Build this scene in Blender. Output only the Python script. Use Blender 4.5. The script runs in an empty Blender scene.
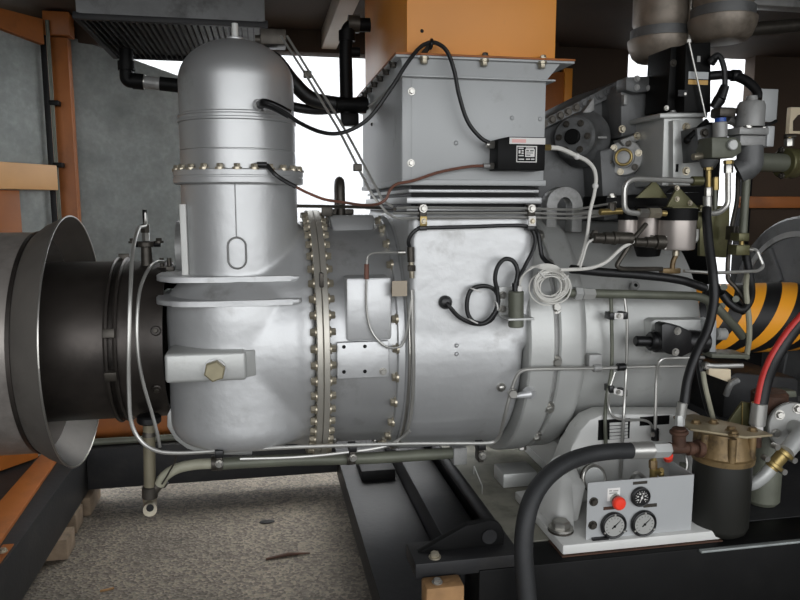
import bpy, bmesh, math, random
from mathutils import Vector, Matrix
random.seed(7)
SC = bpy.context.scene
COL = SC.collection
PI = math.pi
V = Vector
# ------------------------------------------------------------------ camera
FPX = 705.0
CAM = V((0, 0, 1.6))
pit = math.atan(95/FPX); yaw = math.atan(138/FPX*math.cos(pit))
FW = V((math.sin(yaw)*math.cos(pit), math.cos(yaw)*math.cos(pit), -math.sin(pit)))
RT = V((math.cos(yaw), -math.sin(yaw), 0)); UP = RT.cross(FW)
cd = bpy.data.cameras.new('camera'); cam = bpy.data.objects.new('camera', cd); COL.objects.link(cam)
cd.sensor_width = 36; cd.lens = FPX/800*36; cd.clip_end = 200
cam.matrix_world = Matrix(((RT.x, UP.x, -FW.x, CAM.x), (RT.y, UP.y, -FW.y, CAM.y), (RT.z, UP.z, -FW.z, CAM.z), (0, 0, 0, 1)))
SC.camera = cam
# engine axis: along X at Y = AY, Z = AZ
AY, AZ = 2.76, 1.10
def ray(x, y): return FW + RT*((x-400)/FPX) + UP*((300-y)/FPX)
def at(x, y, Y): d = ray(x, y); return CAM + d*(Y/d.y)
def onz(x, y, Z): d = ray(x, y); return CAM + d*((Z-CAM.z)/d.z)
def cy(x, y, R, off=0.0):
    "point on the casing of radius R around the engine axis, moved out by off"
    d = ray(x, y); oy = -AY; oz = CAM.z-AZ
    a = d.y**2+d.z**2; b = 2*(oy*d.y+oz*d.z); c = oy*oy+oz*oz-R*R
    q = b*b-4*a*c
    t = (-b-math.sqrt(max(q, 0)))/(2*a)
    p = CAM+d*t; n = V((0, p.y-AY, p.z-AZ)).normalized()
    return p+n*off
# ------------------------------------------------------------------ materials
def lin(c):
    return tuple(((v/255)/12.92 if v/255 <= .04045 else ((v/255+.055)/1.055)**2.4) for v in c)+(1,)
MATS = {}
def mat(name, col, rough=.5, metal=0.0, var=.12, scale=9, bump=.0, bscale=60, dirt=None, dscale=3, dlo=.55, dhi=.75, spec=.5):
    m = bpy.data.materials.new(name); m.use_nodes = True
    nt = m.node_tree; N = nt.nodes; L = nt.links
    b = N['Principled BSDF']; b.inputs['Roughness'].default_value = rough; b.inputs['Metallic'].default_value = metal
    b.inputs['Specular IOR Level'].default_value = spec
    tc = N.new('ShaderNodeTexCoord')
    n1 = N.new('ShaderNodeTexNoise'); n1.inputs['Scale'].default_value = scale; n1.inputs['Detail'].default_value = 6
    L.new(tc.outputs['Object'], n1.inputs['Vector'])
    r1 = N.new('ShaderNodeValToRGB')
    c = lin(col); lo = tuple(v*(1-var) for v in c[:3])+(1,); hi = tuple(min(1, v*(1+var)) for v in c[:3])+(1,)
    r1.color_ramp.elements[0].position = .3; r1.color_ramp.elements[1].position = .7
    r1.color_ramp.elements[0].color = lo; r1.color_ramp.elements[1].color = hi
    L.new(n1.outputs['Fac'], r1.inputs['Fac'])
    out = r1.outputs['Color']
    if dirt:
        n2 = N.new('ShaderNodeTexNoise'); n2.inputs['Scale'].default_value = dscale; n2.inputs['Detail'].default_value = 8; n2.inputs['Roughness'].default_value = .65
        L.new(tc.outputs['Object'], n2.inputs['Vector'])
        r2 = N.new('ShaderNodeValToRGB'); r2.color_ramp.elements[0].position = dlo; r2.color_ramp.elements[1].position = dhi
        r2.color_ramp.elements[0].color = (0, 0, 0, 1); r2.color_ramp.elements[1].color = (1, 1, 1, 1)
        L.new(n2.outputs['Fac'], r2.inputs['Fac'])
        mx = N.new('ShaderNodeMixRGB'); mx.inputs['Color2'].default_value = lin(dirt)
        L.new(r2.outputs['Color'], mx.inputs['Fac']); L.new(out, mx.inputs['Color1']); out = mx.outputs['Color']
    L.new(out, b.inputs['Base Color'])
    if bump:
        n3 = N.new('ShaderNodeTexNoise'); n3.inputs['Scale'].default_value = bscale; n3.inputs['Detail'].default_value = 5
        L.new(tc.outputs['Object'], n3.inputs['Vector'])
        bp = N.new('ShaderNodeBump'); bp.inputs['Strength'].default_value = bump; bp.inputs['Distance'].default_value = .01
        L.new(n3.outputs['Fac'], bp.inputs['Height']); L.new(bp.outputs['Normal'], b.inputs['Normal'])
    MATS[name] = m
    return m
silver = mat('silver_paint', (192, 193, 193), .46, .6, .05, 6, .16, 26, (128, 125, 120), 5, .60, .85)
silver_smooth = mat('silver_paint_smooth', (182, 183, 183), .42, .65, .05, 5, .04, 60, (120, 117, 112), 4, .60, .85)
castpale = mat('pale_grey_paint', (182, 183, 180), .45, .4, .05, 6, .08, 50, (125, 120, 110), 6, .60, .85)
whitepaint = mat('white_paint', (198, 198, 194), .45, 0, .04, 6, .05, 50, (130, 125, 115), 7, .62, .85)
ductgrey = mat('grey_panel_paint', (166, 168, 168), .5, .2, .05, 3, .02, 30, (120, 118, 112), 5, .62, .85)
darkcast = mat('dark_grey_cast', (94, 95, 95), .5, .2, .15, 8, .1, 50, (48, 47, 45), 6, .5, .7)
midcast = mat('mid_grey_cast', (144, 144, 142), .45, .2, .12, 8, .1, 50, (70, 68, 64), 7, .52, .75)
steeldark = mat('dark_exhaust_steel', (66, 61, 57), .42, .6, .25, 5, .05, 30, (36, 33, 31), 3, .45, .7)
shroudm = mat('shroud_steel', (150, 144, 138), .45, .5, .22, 4, .05, 25, (70, 65, 60), 2.5, .48, .75)
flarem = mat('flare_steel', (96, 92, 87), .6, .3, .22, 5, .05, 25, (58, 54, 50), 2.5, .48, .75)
palerail = mat('pale_orange_paint', (214, 164, 108), .5, 0, .08, 4)
drainm = mat('dull_drain_pipe', (112, 106, 88), .5, .2, .15, 12)
platem = mat('tan_plate', (150, 138, 112), .5, .3, .12, 14, 0, 60, (104, 92, 70), 10, .5, .75)
filterblack = mat('filter_black', (26, 26, 22), .5, 0, .1, 6)
tarnish = mat('tarnished_plug', (150, 142, 116), .45, .4, .15, 20)
flangem = mat('machined_flange', (182, 178, 168), .42, .65, .06, 8, .03, 60, (132, 126, 112), 8, .6, .85)
steel = mat('bare_steel', (170, 168, 162), .32, .85, .15, 12)
tubem = mat('tube_steel', (178, 177, 172), .34, .7, .1, 10)
nutm = mat('nut_steel', (166, 158, 140), .35, .7, .2, 30)
boltdark = mat('dark_bolt', (70, 66, 60), .45, .6, .25, 30)
brass = mat('brass', (158, 138, 88), .4, .7, .15, 20, 0, 60, (96, 78, 44), 20, .55, .75)
brownmetal = mat('brown_cast_bronze', (118, 98, 66), .5, .4, .25, 18, .15, 60, (60, 48, 34), 16, .5, .7)
rust = mat('rusty_steel', (74, 50, 37), .7, .3, .35, 25, .2, 80)
olive = mat('olive_plated_steel', (92, 90, 60), .42, .4, .2, 14, 0, 60, (66, 52, 30), 10, .5, .7)
orange = mat('orange_paint', (214, 138, 44), .45, 0, .06, 4, .03, 40, (150, 92, 34), 4, .62, .85)
orangedark = mat('worn_orange_paint', (152, 86, 27), .55, 0, .14, 5, .03, 40, (104, 62, 28), 4, .5, .8)
brown = mat('brown_paint', (58, 43, 30), .8, 0, .15, 3, .03, 40)
galv = mat('galvanised_sheet', (152, 157, 155), .5, .4, .10, 40, .03, 60, (132, 137, 135), 9, .42, .7)
beige = mat('beige_paint', (176, 164, 150), .6, 0, .08, 5)
black = mat('black_paint', (15, 15, 15), .5, 0, .2, 8, .04, 60, (24, 23, 22), 5, .55, .8, .12)
skidm = mat('skid_black_paint', (34, 34, 35), .55, 0, .15, 5, .08, 50, (52, 50, 47), 5, .52, .8, .3)
rubber = mat('black_rubber', (15, 15, 16), .5, 0, .15, 30, .05, 120)
hosem = mat('hose_rubber', (34, 35, 36), .6, 0, .1, 40, .1, 200)
plastic = mat('black_plastic', (13, 13, 14), .4, 0, .1, 20)
whitewire = mat('white_wire', (205, 203, 196), .5, 0, .06, 30)
redcopper = mat('red_brown_wire', (110, 72, 58), .5, .1, .15, 30)
red = mat('red_plastic', (226, 60, 40), .35, 0, .05, 20)
redstripe = mat('red_hose_stripe', (196, 52, 46), .5, 0, .1, 30)
bluem = mat('blue_plastic', (40, 80, 160), .4, 0, .08, 20)
labelw = mat('label_white', (214, 212, 208), .5, 0, .03, 20)
labelpink = mat('label_pink', (220, 170, 165), .5, 0, .05, 20)
labelgold = mat('label_gold', (178, 140, 74), .45, .2, .08, 20)
cream = mat('cream_paint', (222, 206, 176), .55, 0, .05, 8)
dialw = mat('dial_grey', (150, 150, 146), .5, 0, .04, 20)
wood = mat('weathered_wood', (112, 96, 78), .8, 0, .3, 14, .3, 60)
woodlight = mat('pale_wood', (140, 106, 68), .75, 0, .2, 18, .3, 60)
deckm = mat('deck_plate', (128, 126, 114), .6, .1, .18, 10, .12, 60, (80, 78, 68), 7, .5, .75)
palehose = mat('pale_grey_hose', (150, 148, 130), .55, 0, .1, 20)
lampgrey = mat('canister_metal', (140, 130, 118), .45, .3, .2, 6, .05, 40, (84, 76, 66), 5, .45, .7)
pipegreen = mat('grey_green_paint', (96, 98, 86), .5, .2, .18, 10, .08, 50)
tan = mat('tan_tape', (160, 148, 130), .6, 0, .05, 20)
# floor: exposed aggregate concrete
def floor_mat():
    m = mat('exposed_aggregate', (114, 107, 97), .85, 0, .10, 1.5, .0)
    nt = m.node_tree; N = nt.nodes; L = nt.links; b = N['Principled BSDF']
    base = b.inputs['Base Color'].links[0].from_socket
    tc = [n for n in N if n.type == 'TEX_COORD'][0]
    vo = N.new('ShaderNodeTexVoronoi'); vo.inputs['Scale'].default_value = 80; L.new(tc.outputs['Object'], vo.inputs['Vector'])
    sep = N.new('ShaderNodeSeparateColor'); L.new(vo.outputs['Color'], sep.inputs['Color'])
    r = N.new('ShaderNodeValToRGB'); r.color_ramp.elements[0].color = (.34, .33, .31, 1); r.color_ramp.elements[1].color = (1.25, 1.2, 1.12, 1)
    r.color_ramp.elements[0].position = .1; r.color_ramp.elements[1].position = .95
    L.new(sep.outputs['Red'], r.inputs['Fac'])
    mx = N.new('ShaderNodeMixRGB'); mx.blend_type = 'MULTIPLY'; mx.inputs['Fac'].default_value = .8
    L.new(base, mx.inputs['Color1']); L.new(r.outputs['Color'], mx.inputs['Color2'])
    n2 = N.new('ShaderNodeTexNoise'); n2.inputs['Scale'].default_value = 3; n2.inputs['Detail'].default_value = 8; L.new(tc.outputs['Object'], n2.inputs['Vector'])
    r2 = N.new('ShaderNodeValToRGB'); r2.color_ramp.elements[0].position = .3; r2.color_ramp.elements[1].position = .7
    r2.color_ramp.elements[0].color = (.7, .7, .7, 1); r2.color_ramp.elements[1].color = (1.05, 1.05, 1.05, 1)
    L.new(n2.outputs['Fac'], r2.inputs['Fac'])
    m2 = N.new('ShaderNodeMixRGB'); m2.blend_type = 'MULTIPLY'; m2.inputs['Fac'].default_value = 1
    L.new(mx.outputs['Color'], m2.inputs['Color1']); L.new(r2.outputs['Color'], m2.inputs['Color2'])
    L.new(m2.outputs['Color'], b.inputs['Base Color'])
    bp = N.new('ShaderNodeBump'); bp.inputs['Strength'].default_value = .5; bp.inputs['Distance'].default_value = .01
    L.new(vo.outputs['Distance'], bp.inputs['Height']); L.new(bp.outputs['Normal'], b.inputs['Normal'])
    return m
floorm = floor_mat()
def stripe_mat():
    m = mat('hazard_stripes', (236, 158, 40), .4, 0, .05, 4)
    nt = m.node_tree; N = nt.nodes; L = nt.links; b = N['Principled BSDF']
    base = b.inputs['Base Color'].links[0].from_socket
    tc = [n for n in N if n.type == 'TEX_COORD'][0]
    sx = N.new('ShaderNodeSeparateXYZ'); L.new(tc.outputs['Object'], sx.inputs['Vector'])
    # stripes wind around the guard: x against the angle round its own axis
    ang = N.new('ShaderNodeMath'); ang.operation = 'ARCTAN2'; L.new(sx.outputs['Z'], ang.inputs[0]); ny = N.new('ShaderNodeMath'); ny.operation = 'MULTIPLY'; ny.inputs[1].default_value = -1; L.new(sx.outputs['Y'], ny.inputs[0]); L.new(ny.outputs[0], ang.inputs[1])
    k = N.new('ShaderNodeMath'); k.operation = 'MULTIPLY'; k.inputs[1].default_value = -.11; L.new(ang.outputs[0], k.inputs[0])
    s = N.new('ShaderNodeMath'); s.operation = 'ADD'; L.new(sx.outputs['X'], s.inputs[0]); L.new(k.outputs[0], s.inputs[1])
    d = N.new('ShaderNodeMath'); d.operation = 'MULTIPLY'; d.inputs[1].default_value = 1/.155; L.new(s.outputs[0], d.inputs[0])
    f = N.new('ShaderNodeMath'); f.operation = 'FRACT'; L.new(d.outputs[0], f.inputs[0])
    g = N.new('ShaderNodeMath'); g.operation = 'GREATER_THAN'; g.inputs[1].default_value = .5; L.new(f.outputs[0], g.inputs[0])
    mx = N.new('ShaderNodeMixRGB'); mx.inputs['Color2'].default_value = lin((24, 24, 24)); L.new(g.outputs[0], mx.inputs['Fac']); L.new(base, mx.inputs['Color1'])
    L.new(mx.outputs['Color'], b.inputs['Base Color'])
    return m
stripem = stripe_mat()
def corr_mat():
    return mat('white_sheet', (236, 238, 240), .5, 0, .02, 2)
whitesheet = corr_mat()
# ------------------------------------------------------------------ mesh building
def frame(d):
    d = V(d).normalized(); h = V((0, 0, 1)) if abs(d.z) < .9 else V((1, 0, 0))
    a = d.cross(h).normalized(); return d, a, d.cross(a).normalized()
def spline(pts, n=6):
    P = [V(p) for p in pts]
    if len(P) < 3: return P
    out = []
    for i in range(len(P)-1):
        p1, p2 = P[i], P[i+1]
        p0 = P[i-1] if i else p1*2-p2; p3 = P[i+2] if i+2 < len(P) else p2*2-p1
        l = (p2-p1).length
        a = (p1-p0).length or l; b = (p3-p2).length or l
        m1 = (p2-p0)*(l/(a+l)); m2 = (p3-p1)*(l/(b+l))
        for k in range(n):
            t = k/n; t2 = t*t; t3 = t2*t
            out.append(p1*(2*t3-3*t2+1)+m1*(t3-2*t2+t)+p2*(-2*t3+3*t2)+m2*(t3-t2))
    out.append(P[-1]); return out
def rounded(pts, r, n=5):
    "polyline with rounded corners (bent steel tube)"
    P = [V(p) for p in pts]; out = [P[0]]
    for i in range(1, len(P)-1):
        a, b, c = P[i-1], P[i], P[i+1]; k = min(r, (a-b).length*.45, (c-b).length*.45)
        s = b+(a-b).normalized()*k; e = b+(c-b).normalized()*k
        for j in range(n+1):
            t = j/n; out.append(s*(1-t)**2+b*2*t*(1-t)+e*t*t)
    out.append(P[-1]); return out
class MB:
    def __init__(s): s.bm = bmesh.new()
    def face(s, vs):
        try: s.bm.faces.new(vs)
        except ValueError: pass
    def rings(s, rings, closed=True, cap=True):
        R = [[s.bm.verts.new(p) for p in r] for r in rings]
        n = len(R[0])
        for a, b in zip(R, R[1:]):
            for i in range(n if closed else n-1):
                j = (i+1) % n; s.face((a[i], a[j], b[j], b[i]))
        if cap: s.face(R[0][::-1]); s.face(R[-1])
        return s
    def box(s, x0, x1, y0, y1, z0, z1, bev=0.0, seg=2):
        P = [(x0, y0, z0), (x1, y0, z0), (x1, y1, z0), (x0, y1, z0), (x0, y0, z1), (x1, y0, z1), (x1, y1, z1), (x0, y1, z1)]
        return s.hexa(P, bev, seg)
    def hexa(s, P, bev=0.0, seg=2):
        v = [s.bm.verts.new(p) for p in P]
        fs = [s.bm.faces.new([v[i] for i in f]) for f in ((3, 2, 1, 0), (4, 5, 6, 7), (0, 1, 5, 4), (1, 2, 6, 5), (2, 3, 7, 6), (3, 0, 4, 7))]
        if bev:
            es = list({e for f in fs for e in f.edges})
            bmesh.ops.bevel(s.bm, geom=es, offset=bev, segments=seg, affect='EDGES', profile=.5)
        return s
    def prism(s, pts, ext, bev=0.0):
        v = [s.bm.verts.new(p) for p in pts]; e = V(ext)
        w = [s.bm.verts.new(V(p)+e) for p in pts]; n = len(pts)
        fs = [s.bm.faces.new(v[::-1]), s.bm.faces.new(w)]
        for i in range(n): fs.append(s.bm.faces.new((v[i], v[(i+1) % n], w[(i+1) % n], w[i])))
        if bev:
            es = list({x for f in fs for x in f.edges})
            bmesh.ops.bevel(s.bm, geom=es, offset=bev, segments=2, affect='EDGES', profile=.5)
        return s
    def lathe(s, prof, o=(0, AY, AZ), ax=(1, 0, 0), seg=72, cap=True, a0=0, a1=2*PI):
        "prof: (distance along ax from o, radius)"
        d, a, b = frame(ax); o = V(o); full = abs(a1-a0-2*PI) < 1e-6
        m = seg if full else seg+1
        rs = [[o+d*t+(a*math.cos(a0+(a1-a0)*i/seg)+b*math.sin(a0+(a1-a0)*i/seg))*max(r, 1e-4) for i in range(m)] for t, r in prof]
        return s.rings(rs, full, cap)
    def ringsolid(s, prof, **k):
        "closed profile loop revolved (hollow ring)"
        return s.lathe(list(prof)+[prof[0]], cap=False, **k)
    def cyl(s, p0, p1, r0, r1=None, seg=20, bev=0.0):
        p0, p1 = V(p0), V(p1); r1 = r0 if r1 is None else r1; l = (p1-p0).length
        pr = [(0, r0), (l, r1)] if not bev else [(0, r0-bev), (bev, r0), (l-bev, r1), (l, r1-bev)]
        return s.lathe(pr, o=p0, ax=p1-p0, seg=seg)
    def tube(s, pts, r, seg=8):
        P = [V(p) for p in pts]; P = [p for i, p in enumerate(P) if i == 0 or (p-P[i-1]).length > 1e-5]
        t0 = (P[1]-P[0]).normalized(); _, a, b = frame(t0); rs = []
        for i, p in enumerate(P):
            t = (P[min(i+1, len(P)-1)]-P[max(i-1, 0)]).normalized()
            a = (a-t*a.dot(t)).normalized(); b = t.cross(a)
            rr = r(i/(len(P)-1)) if callable(r) else r
            rs.append([p+(a*math.cos(2*PI*k/seg)+b*math.sin(2*PI*k/seg))*rr for k in range(seg)])
        return s.rings(rs)
    def hexn(s, p, d, r, h, seg=6, rot=0):
        d, a, b = frame(d); p = V(p)
        R = lambda t, q: [p+d*t+(a*math.cos(2*PI*k/seg+rot)+b*math.sin(2*PI*k/seg+rot))*q for k in range(seg)]
        return s.rings([R(0, r), R(h*.85, r), R(h, r*.85)])
    def sphere(s, c, r, seg=16, sc=(1, 1, 1)):
        m = Matrix.Translation(V(c)) @ Matrix.Diagonal((sc[0], sc[1], sc[2], 1))
        bmesh.ops.create_uvsphere(s.bm, u_segments=seg, v_segments=seg//2+2, radius=r, matrix=m); return s
    def torus(s, c, d, R, r, seg=32, sg=8, a0=0, a1=2*PI):
        d, a, b = frame(d); c = V(c)
        pts = [c+(a*math.cos(a0+(a1-a0)*i/seg)+b*math.sin(a0+(a1-a0)*i/seg))*R for i in range(seg+1)]
        return s.tube(pts, r, sg)
    def build(s, name, m, parent=None, angle=35, remesh=None, smooth=0, label=None):
        bm = s.bm; bmesh.ops.recalc_face_normals(bm, faces=bm.faces)
        vs = [v.co for v in bm.verts]
        if parent is not None: loc = W[parent]
        else:
            lo = V((min(v.x for v in vs), min(v.y for v in vs), min(v.z for v in vs))); hi = V((max(v.x for v in vs), max(v.y for v in vs), max(v.z for v in vs)))
            loc = V(((lo.x+hi.x)/2, (lo.y+hi.y)/2, lo.z))
            if getattr(s, 'origin', None): loc = V(s.origin)
        bmesh.ops.translate(bm, verts=bm.verts, vec=-loc)
        me = bpy.data.meshes.new(name); bm.to_mesh(me); bm.free()
        o = bpy.data.objects.new(name, me); COL.objects.link(o)
        if remesh:
            a = o.modifiers.new('r', 'REMESH'); a.mode = 'VOXEL'; a.voxel_size = remesh
            if smooth:
                c = o.modifiers.new('s', 'SMOOTH'); c.iterations = smooth; c.factor = .5
            dg = bpy.context.evaluated_depsgraph_get(); dg.update()
            nm = bpy.data.meshes.new_from_object(o.evaluated_get(dg)); o.modifiers.clear(); o.data = nm; nm.name = name; me = nm
        me.materials.clear(); me.materials.append(m)
        me.shade_smooth()
        if angle < 180: me.set_sharp_from_angle(angle=math.radians(angle))
        if parent is not None: o.parent = parent; W[o] = loc
        else: o.location = loc; W[o] = loc
        if label: o['label'] = label
        return o
W = {}
def thing(name, label, cat, loc, group=None):
    o = bpy.data.objects.new(name, None); COL.objects.link(o); o.location = V(loc); o.empty_display_size = .05
    W[o] = V(loc); return tag(o, label, cat, group)
def tag(o, label, cat, group=None):
    o['label'] = label; o['category'] = cat
    if group: o['group'] = group
    return o
def struct(o): o['kind'] = 'structure'; return o
def copy_to(src, parent, loc, rot=None):
    c = src.copy(); COL.objects.link(c); c.parent = parent
    c.location = V(loc)-(W[parent] if parent else V()); W[c] = V(loc)
    if rot is not None: c.rotation_mode = 'QUATERNION'; c.rotation_quaternion = rot
    return c
BOLTS = {}
def bolt(parent, p, d, r=.010, h=.010, m=None, name='bolt', washer=True):
    "hex bolt head with washer; meshes shared between equal bolts"
    m = m or nutm; key = (round(r, 4), round(h, 4), m.name, name, washer)
    q = V((0, 0, 1)).rotation_difference(V(d).normalized())
    if key not in BOLTS:
        b = MB()
        if washer: b.cyl((0, 0, -.004), (0, 0, h*.25), r*1.35, seg=14)
        b.hexn((0, 0, 0), (0, 0, 1), r, h)
        b.origin = (0, 0, 0)
        o = b.build(name, m, None, 30); BOLTS[key] = o.data; bpy.data.objects.remove(o)
    o = bpy.data.objects.new(name, BOLTS[key]); COL.objects.link(o); o.parent = parent
    o.location = V(p)-W[parent]; o.rotation_mode = 'QUATERNION'; o.rotation_quaternion = q; W[o] = V(p)
    return o
def pts(L):
    "points given as Vectors or (pixel x, pixel y, distance Y)"
    return [p if isinstance(p, Vector) else at(*p) for p in L]
def pipe(name, label, cat, L, r, m, group=None, bend=None, seg=8, n=6, parent=None):
    P = pts(L); P = rounded(P, bend) if bend else spline(P, n)
    o = MB().tube(P, r, seg).build(name, m, parent)
    if parent is None: tag(o, label, cat, group)
    return o
# ================================================================== SETTING
f = MB(); f.box(-6, 9, 1.0, 12, -.1, 0); struct(f.build('floor', floorm))
# white corrugated wall outside, beyond the open far side
w = MB(); n = 150; xs = [-6+i*.1 for i in range(n+1)]
rs = []
for y0 in (8.0,):
    top = []; bot = []
    prof = []
    for i in range(n):
        x = -6+i*.1; prof += [(x, 8.0), (x+.04, 8.0), (x+.05, 8.012), (x+.09, 8.012)]
    v0 = [w.bm.verts.new((x, y, 0)) for x, y in prof]; v1 = [w.bm.verts.new((x, y, 4.2)) for x, y in prof]
    for i in range(len(prof)-1): w.face((v0[i], v0[i+1], v1[i+1], v1[i]))
    u0 = [w.bm.verts.new((x, 8.12, z)) for z in (0, 4.2) for x in (prof[0][0], prof[-1][0])]
    w.face((u0[0], u0[1], u0[3], u0[2]))
o = w.build('wall_far', whitesheet, None, 20); struct(o)
# roof of the enclosure: dark brown underside with beams, far edge just beyond the engine
c = MB(); c.box(-3.2, 4.6, 1.15, 4.34, 2.56, 2.64); o = struct(c.build('ceiling', brown))
# beams under the roof
pA = onz(330, 47, 2.45)
b = MB(); b.box(-3.2, 1.75, 4.08, 4.2, 2.44, 2.56, .004); struct(b.build('trim_1', brown))
b = MB(); q0, q1 = onz(340, 0, 2.46), onz(360, 0, 2.46); b.box(q0.x, q1.x, 2.55, 4.08, 2.46, 2.56, .004); struct(b.build('trim_2', beige))
# back wall sheet: leaning galvanised panel left of the vessel
A, B = at(81, 300, 4.05), at(215, 300, 4.42)
u = V((B.x-A.x, B.y-A.y, 0)).normalized(); nrm = V((u.y, -u.x, 0))
A2 = V((A.x, A.y, 0))-u*.12
L = (V((B.x, B.y, 0))-A2).length
def sheet_z(x, y):
    d = ray(x, y); n2 = V((u.y, -u.x, 0)); t = (A2-V((CAM.x, CAM.y, 0))).dot(n2)/V((d.x, d.y, 0)).dot(n2); p = CAM+d*t
    return (V((p.x, p.y, 0))-A2).length, p.z
(s1, z1), (s2, z2) = sheet_z(135, 60), sheet_z(182, 77); gz = (z2-z1)/(s2-s1)
m = MB()
m.prism([A2+V((0, 0, .36)), A2+u*L+V((0, 0, .36)), A2+u*L+V((0, 0, z1+gz*(L-s1))), A2+V((0, 0, z1-gz*s1))], -nrm*.03)
m.build('wall_back', galv, None); bpy.data.objects['wall_back']['kind'] = 'structure'
# left wall sheet
A, B = at(-60, 300, 3.42), at(57, 300, 3.88)
u = V((B.x-A.x, B.y-A.y, 0)).normalized(); nl = V((u.y, -u.x, 0))
A = V((A.x, A.y, 0))-u*1.2; L = (V((B.x, B.y, 0))-A).length
m = MB(); m.prism([A+V((0, 0, .2)), A+u*L+V((0, 0, .2)), A+u*L+V((0, 0, 2.5)), A+V((0, 0, 2.5))], -nl*.03)
struct(m.build('wall_left', galv))
ul = u; Al = A; Ll = L
# dark brown wall sections at the right back
m = MB(); m.box(1.70, 2.27, 4.21, 4.235, 2.02, 2.56); struct(m.build('wall_middle', brown))
m = MB(); m.box(3.17, 4.8, 4.22, 4.32, .0, 2.56); struct(m.build('wall_right', brown))
m = MB(); m.box(1.05, at(718, 200, 4.24).x, 4.24, 4.32, .34, at(700, 122, 4.24).z); struct(m.build('wall_middle_low', black))
m = MB(); m.box(at(743, 200, 4.24).x, 3.2, 4.21, 4.32, .34, at(745, 100, 4.24).z); struct(m.build('wall_right_low', black))

# unseen shed added to narrow the daylight: dark roof and walls, open behind camera
added_shedm = mat('added_shed_sheet', (52, 50, 48), .8, 0, .1, 3)
m = MB(); m.box(-3.4, 4.4, -1.9, 1.14, 3.15, 3.25); struct(m.build('ceiling', added_shedm))
m = MB(); m.box(-3.4, -3.3, -1.9, 4.3, 0, 3.15); struct(m.build('wall_left', added_shedm))
m = MB(); m.box(4.8, 4.9, -1.9, 4.3, 0, 3.15); struct(m.build('wall_right', added_shedm))
m = MB(); m.box(-3.4, 4.4, 1.15, 1.17, 2.642, 3.149); struct(m.build('added_shed_trim', added_shedm))
m = MB(); m.box(-12, 14, -14, .999, -.1, 0); o = struct(m.build('ground', mat('dark_ground', (46, 45, 44), .9, 0, .2, 3, .3, 80)))  # unseen ground, made dark to cut light bouncing up
# ================================================================== FRAME, POSTS, RAILS
# tall orange post with grey conduit beside it
m = MB(); p0, p1 = at(60, 250, 3.95), at(81, 250, 3.95)
m.box(p0.x, p1.x, 3.93, 4.0, .34, at(65, 37.5, 3.93).z, .004); t = m.build('steel_post', orangedark)
tag(t, 'tall orange steel post between the two galvanised sheets', 'post')
m = MB(); z0_, z1_ = at(65, 35, 3.9).z, at(65, 24, 3.9).z; m.box(p0.x+.0, p1.x+.02, 3.90, 4.0, z0_, z1_+.06, .004); tag(m.build('cross_beam', orangedark), 'worn orange beam end across the top of the orange post', 'beam')
m = MB(); m.box(at(46, 200, 3.93).x, at(57, 200, 3.93).x, 3.93, 3.99, .34, 2.5, .003); tag(m.build('door_post', skidm), 'dark narrow upright between the left sheet and the orange post', 'post')
t = thing('conduit', 'thin grey conduit clipped upright along the orange post', 'pipe', at(58, 215, 3.88))
q0, q1 = at(60, 222, 3.88), at(54, 36, 3.88)
MB().cyl(V((q0.x, 3.88, .36)), V((q0.x+.0, 3.88, 2.5)), .009).build('tube', pipegreen, t)
for y in (103, 165):
    c = at(58, y, 3.88); MB().box(q0.x-.016, q0.x+.03, 3.865, 3.92, c.z-.012, c.z+.012, .003).build('clip', black, t)
# shaded roof edge beam at upper left
m = MB(); a = at(20, 0, 3.3); m.prism([Al+ul*(Ll-.9)+V((0, 0, 2.5)), Al+ul*Ll+V((0, 0, 2.38)), Al+ul*Ll+V((0, 0, 2.5))], nl*.03)
tag(m.build('roof_brace', orangedark), 'orange sloping brace plate at the top of the left galvanised sheet', 'brace')
# orange rail on left wall
za, zb = at(54, 165, 3.8).z, at(54, 190, 3.8).z
m = MB(); s = nl*.06; a = Al+nl*.002; b = Al+ul*(Ll-.005)+nl*.002
m.hexa([a+V((0, 0, zb)), b+V((0, 0, zb)), b+nl*.07+V((0, 0, zb)), a+nl*.07+V((0, 0, zb)), a+V((0, 0, za+.02)), b+V((0, 0, za)), b+nl*.07+V((0, 0, za)), a+nl*.07+V((0, 0, za+.02))], .004)
tag(m.build('wall_rail', palerail), 'pale orange rail across the left galvanised sheet', 'rail')
m = MB(); c = at(10, 200, 3.6)
b0 = Al+ul*(Ll-.62); b1 = Al+ul*(Ll-.20)
m.hexa([b0+V((0, 0, .34)), b1+V((0, 0, .34)), b1+nl*.05+V((0, 0, .34)), b0+nl*.05+V((0, 0, .34)), b0+V((0, 0, zb-.004)), b1+V((0, 0, zb-.004)), b1+nl*.05+V((0, 0, zb-.004)), b0+nl*.05+V((0, 0, zb-.004))], .004)
tag(m.build('wall_stud', orangedark), 'wide orange upright under the pale rail behind the exhaust shroud', 'post')
# skid beams
ZB = .33
m = MB(); m.box(-1.30, -.94, 1.3, 3.97, .10, ZB, .004)
tag(m.build('skid_beam', skidm), 'black skid beam at the left running away under the exhaust shroud', 'beam')
m = MB(); m.box(-.938, 2.9, 3.80, 3.97, .11, ZB, .004); tag(m.build('skid_beam', skidm), 'black skid beam along the far side behind the drain pipe', 'beam')
m = MB(); m.box(-1.2, 1.1, 3.99, 4.03, .30, .44, .003)
m.box(-1.2, 1.1, 3.99, 4.09, .44, .45)
tag(m.build('edge_rail', orangedark), 'orange edge rail low behind the exhaust pipe', 'rail')
m = MB(); m.cyl((-.99, 3.86, .35), (1.0, 3.86, .35), .018); tag(m.build('conduit', pipegreen), 'grey conduit lying along the far skid beam', 'pipe')
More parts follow.
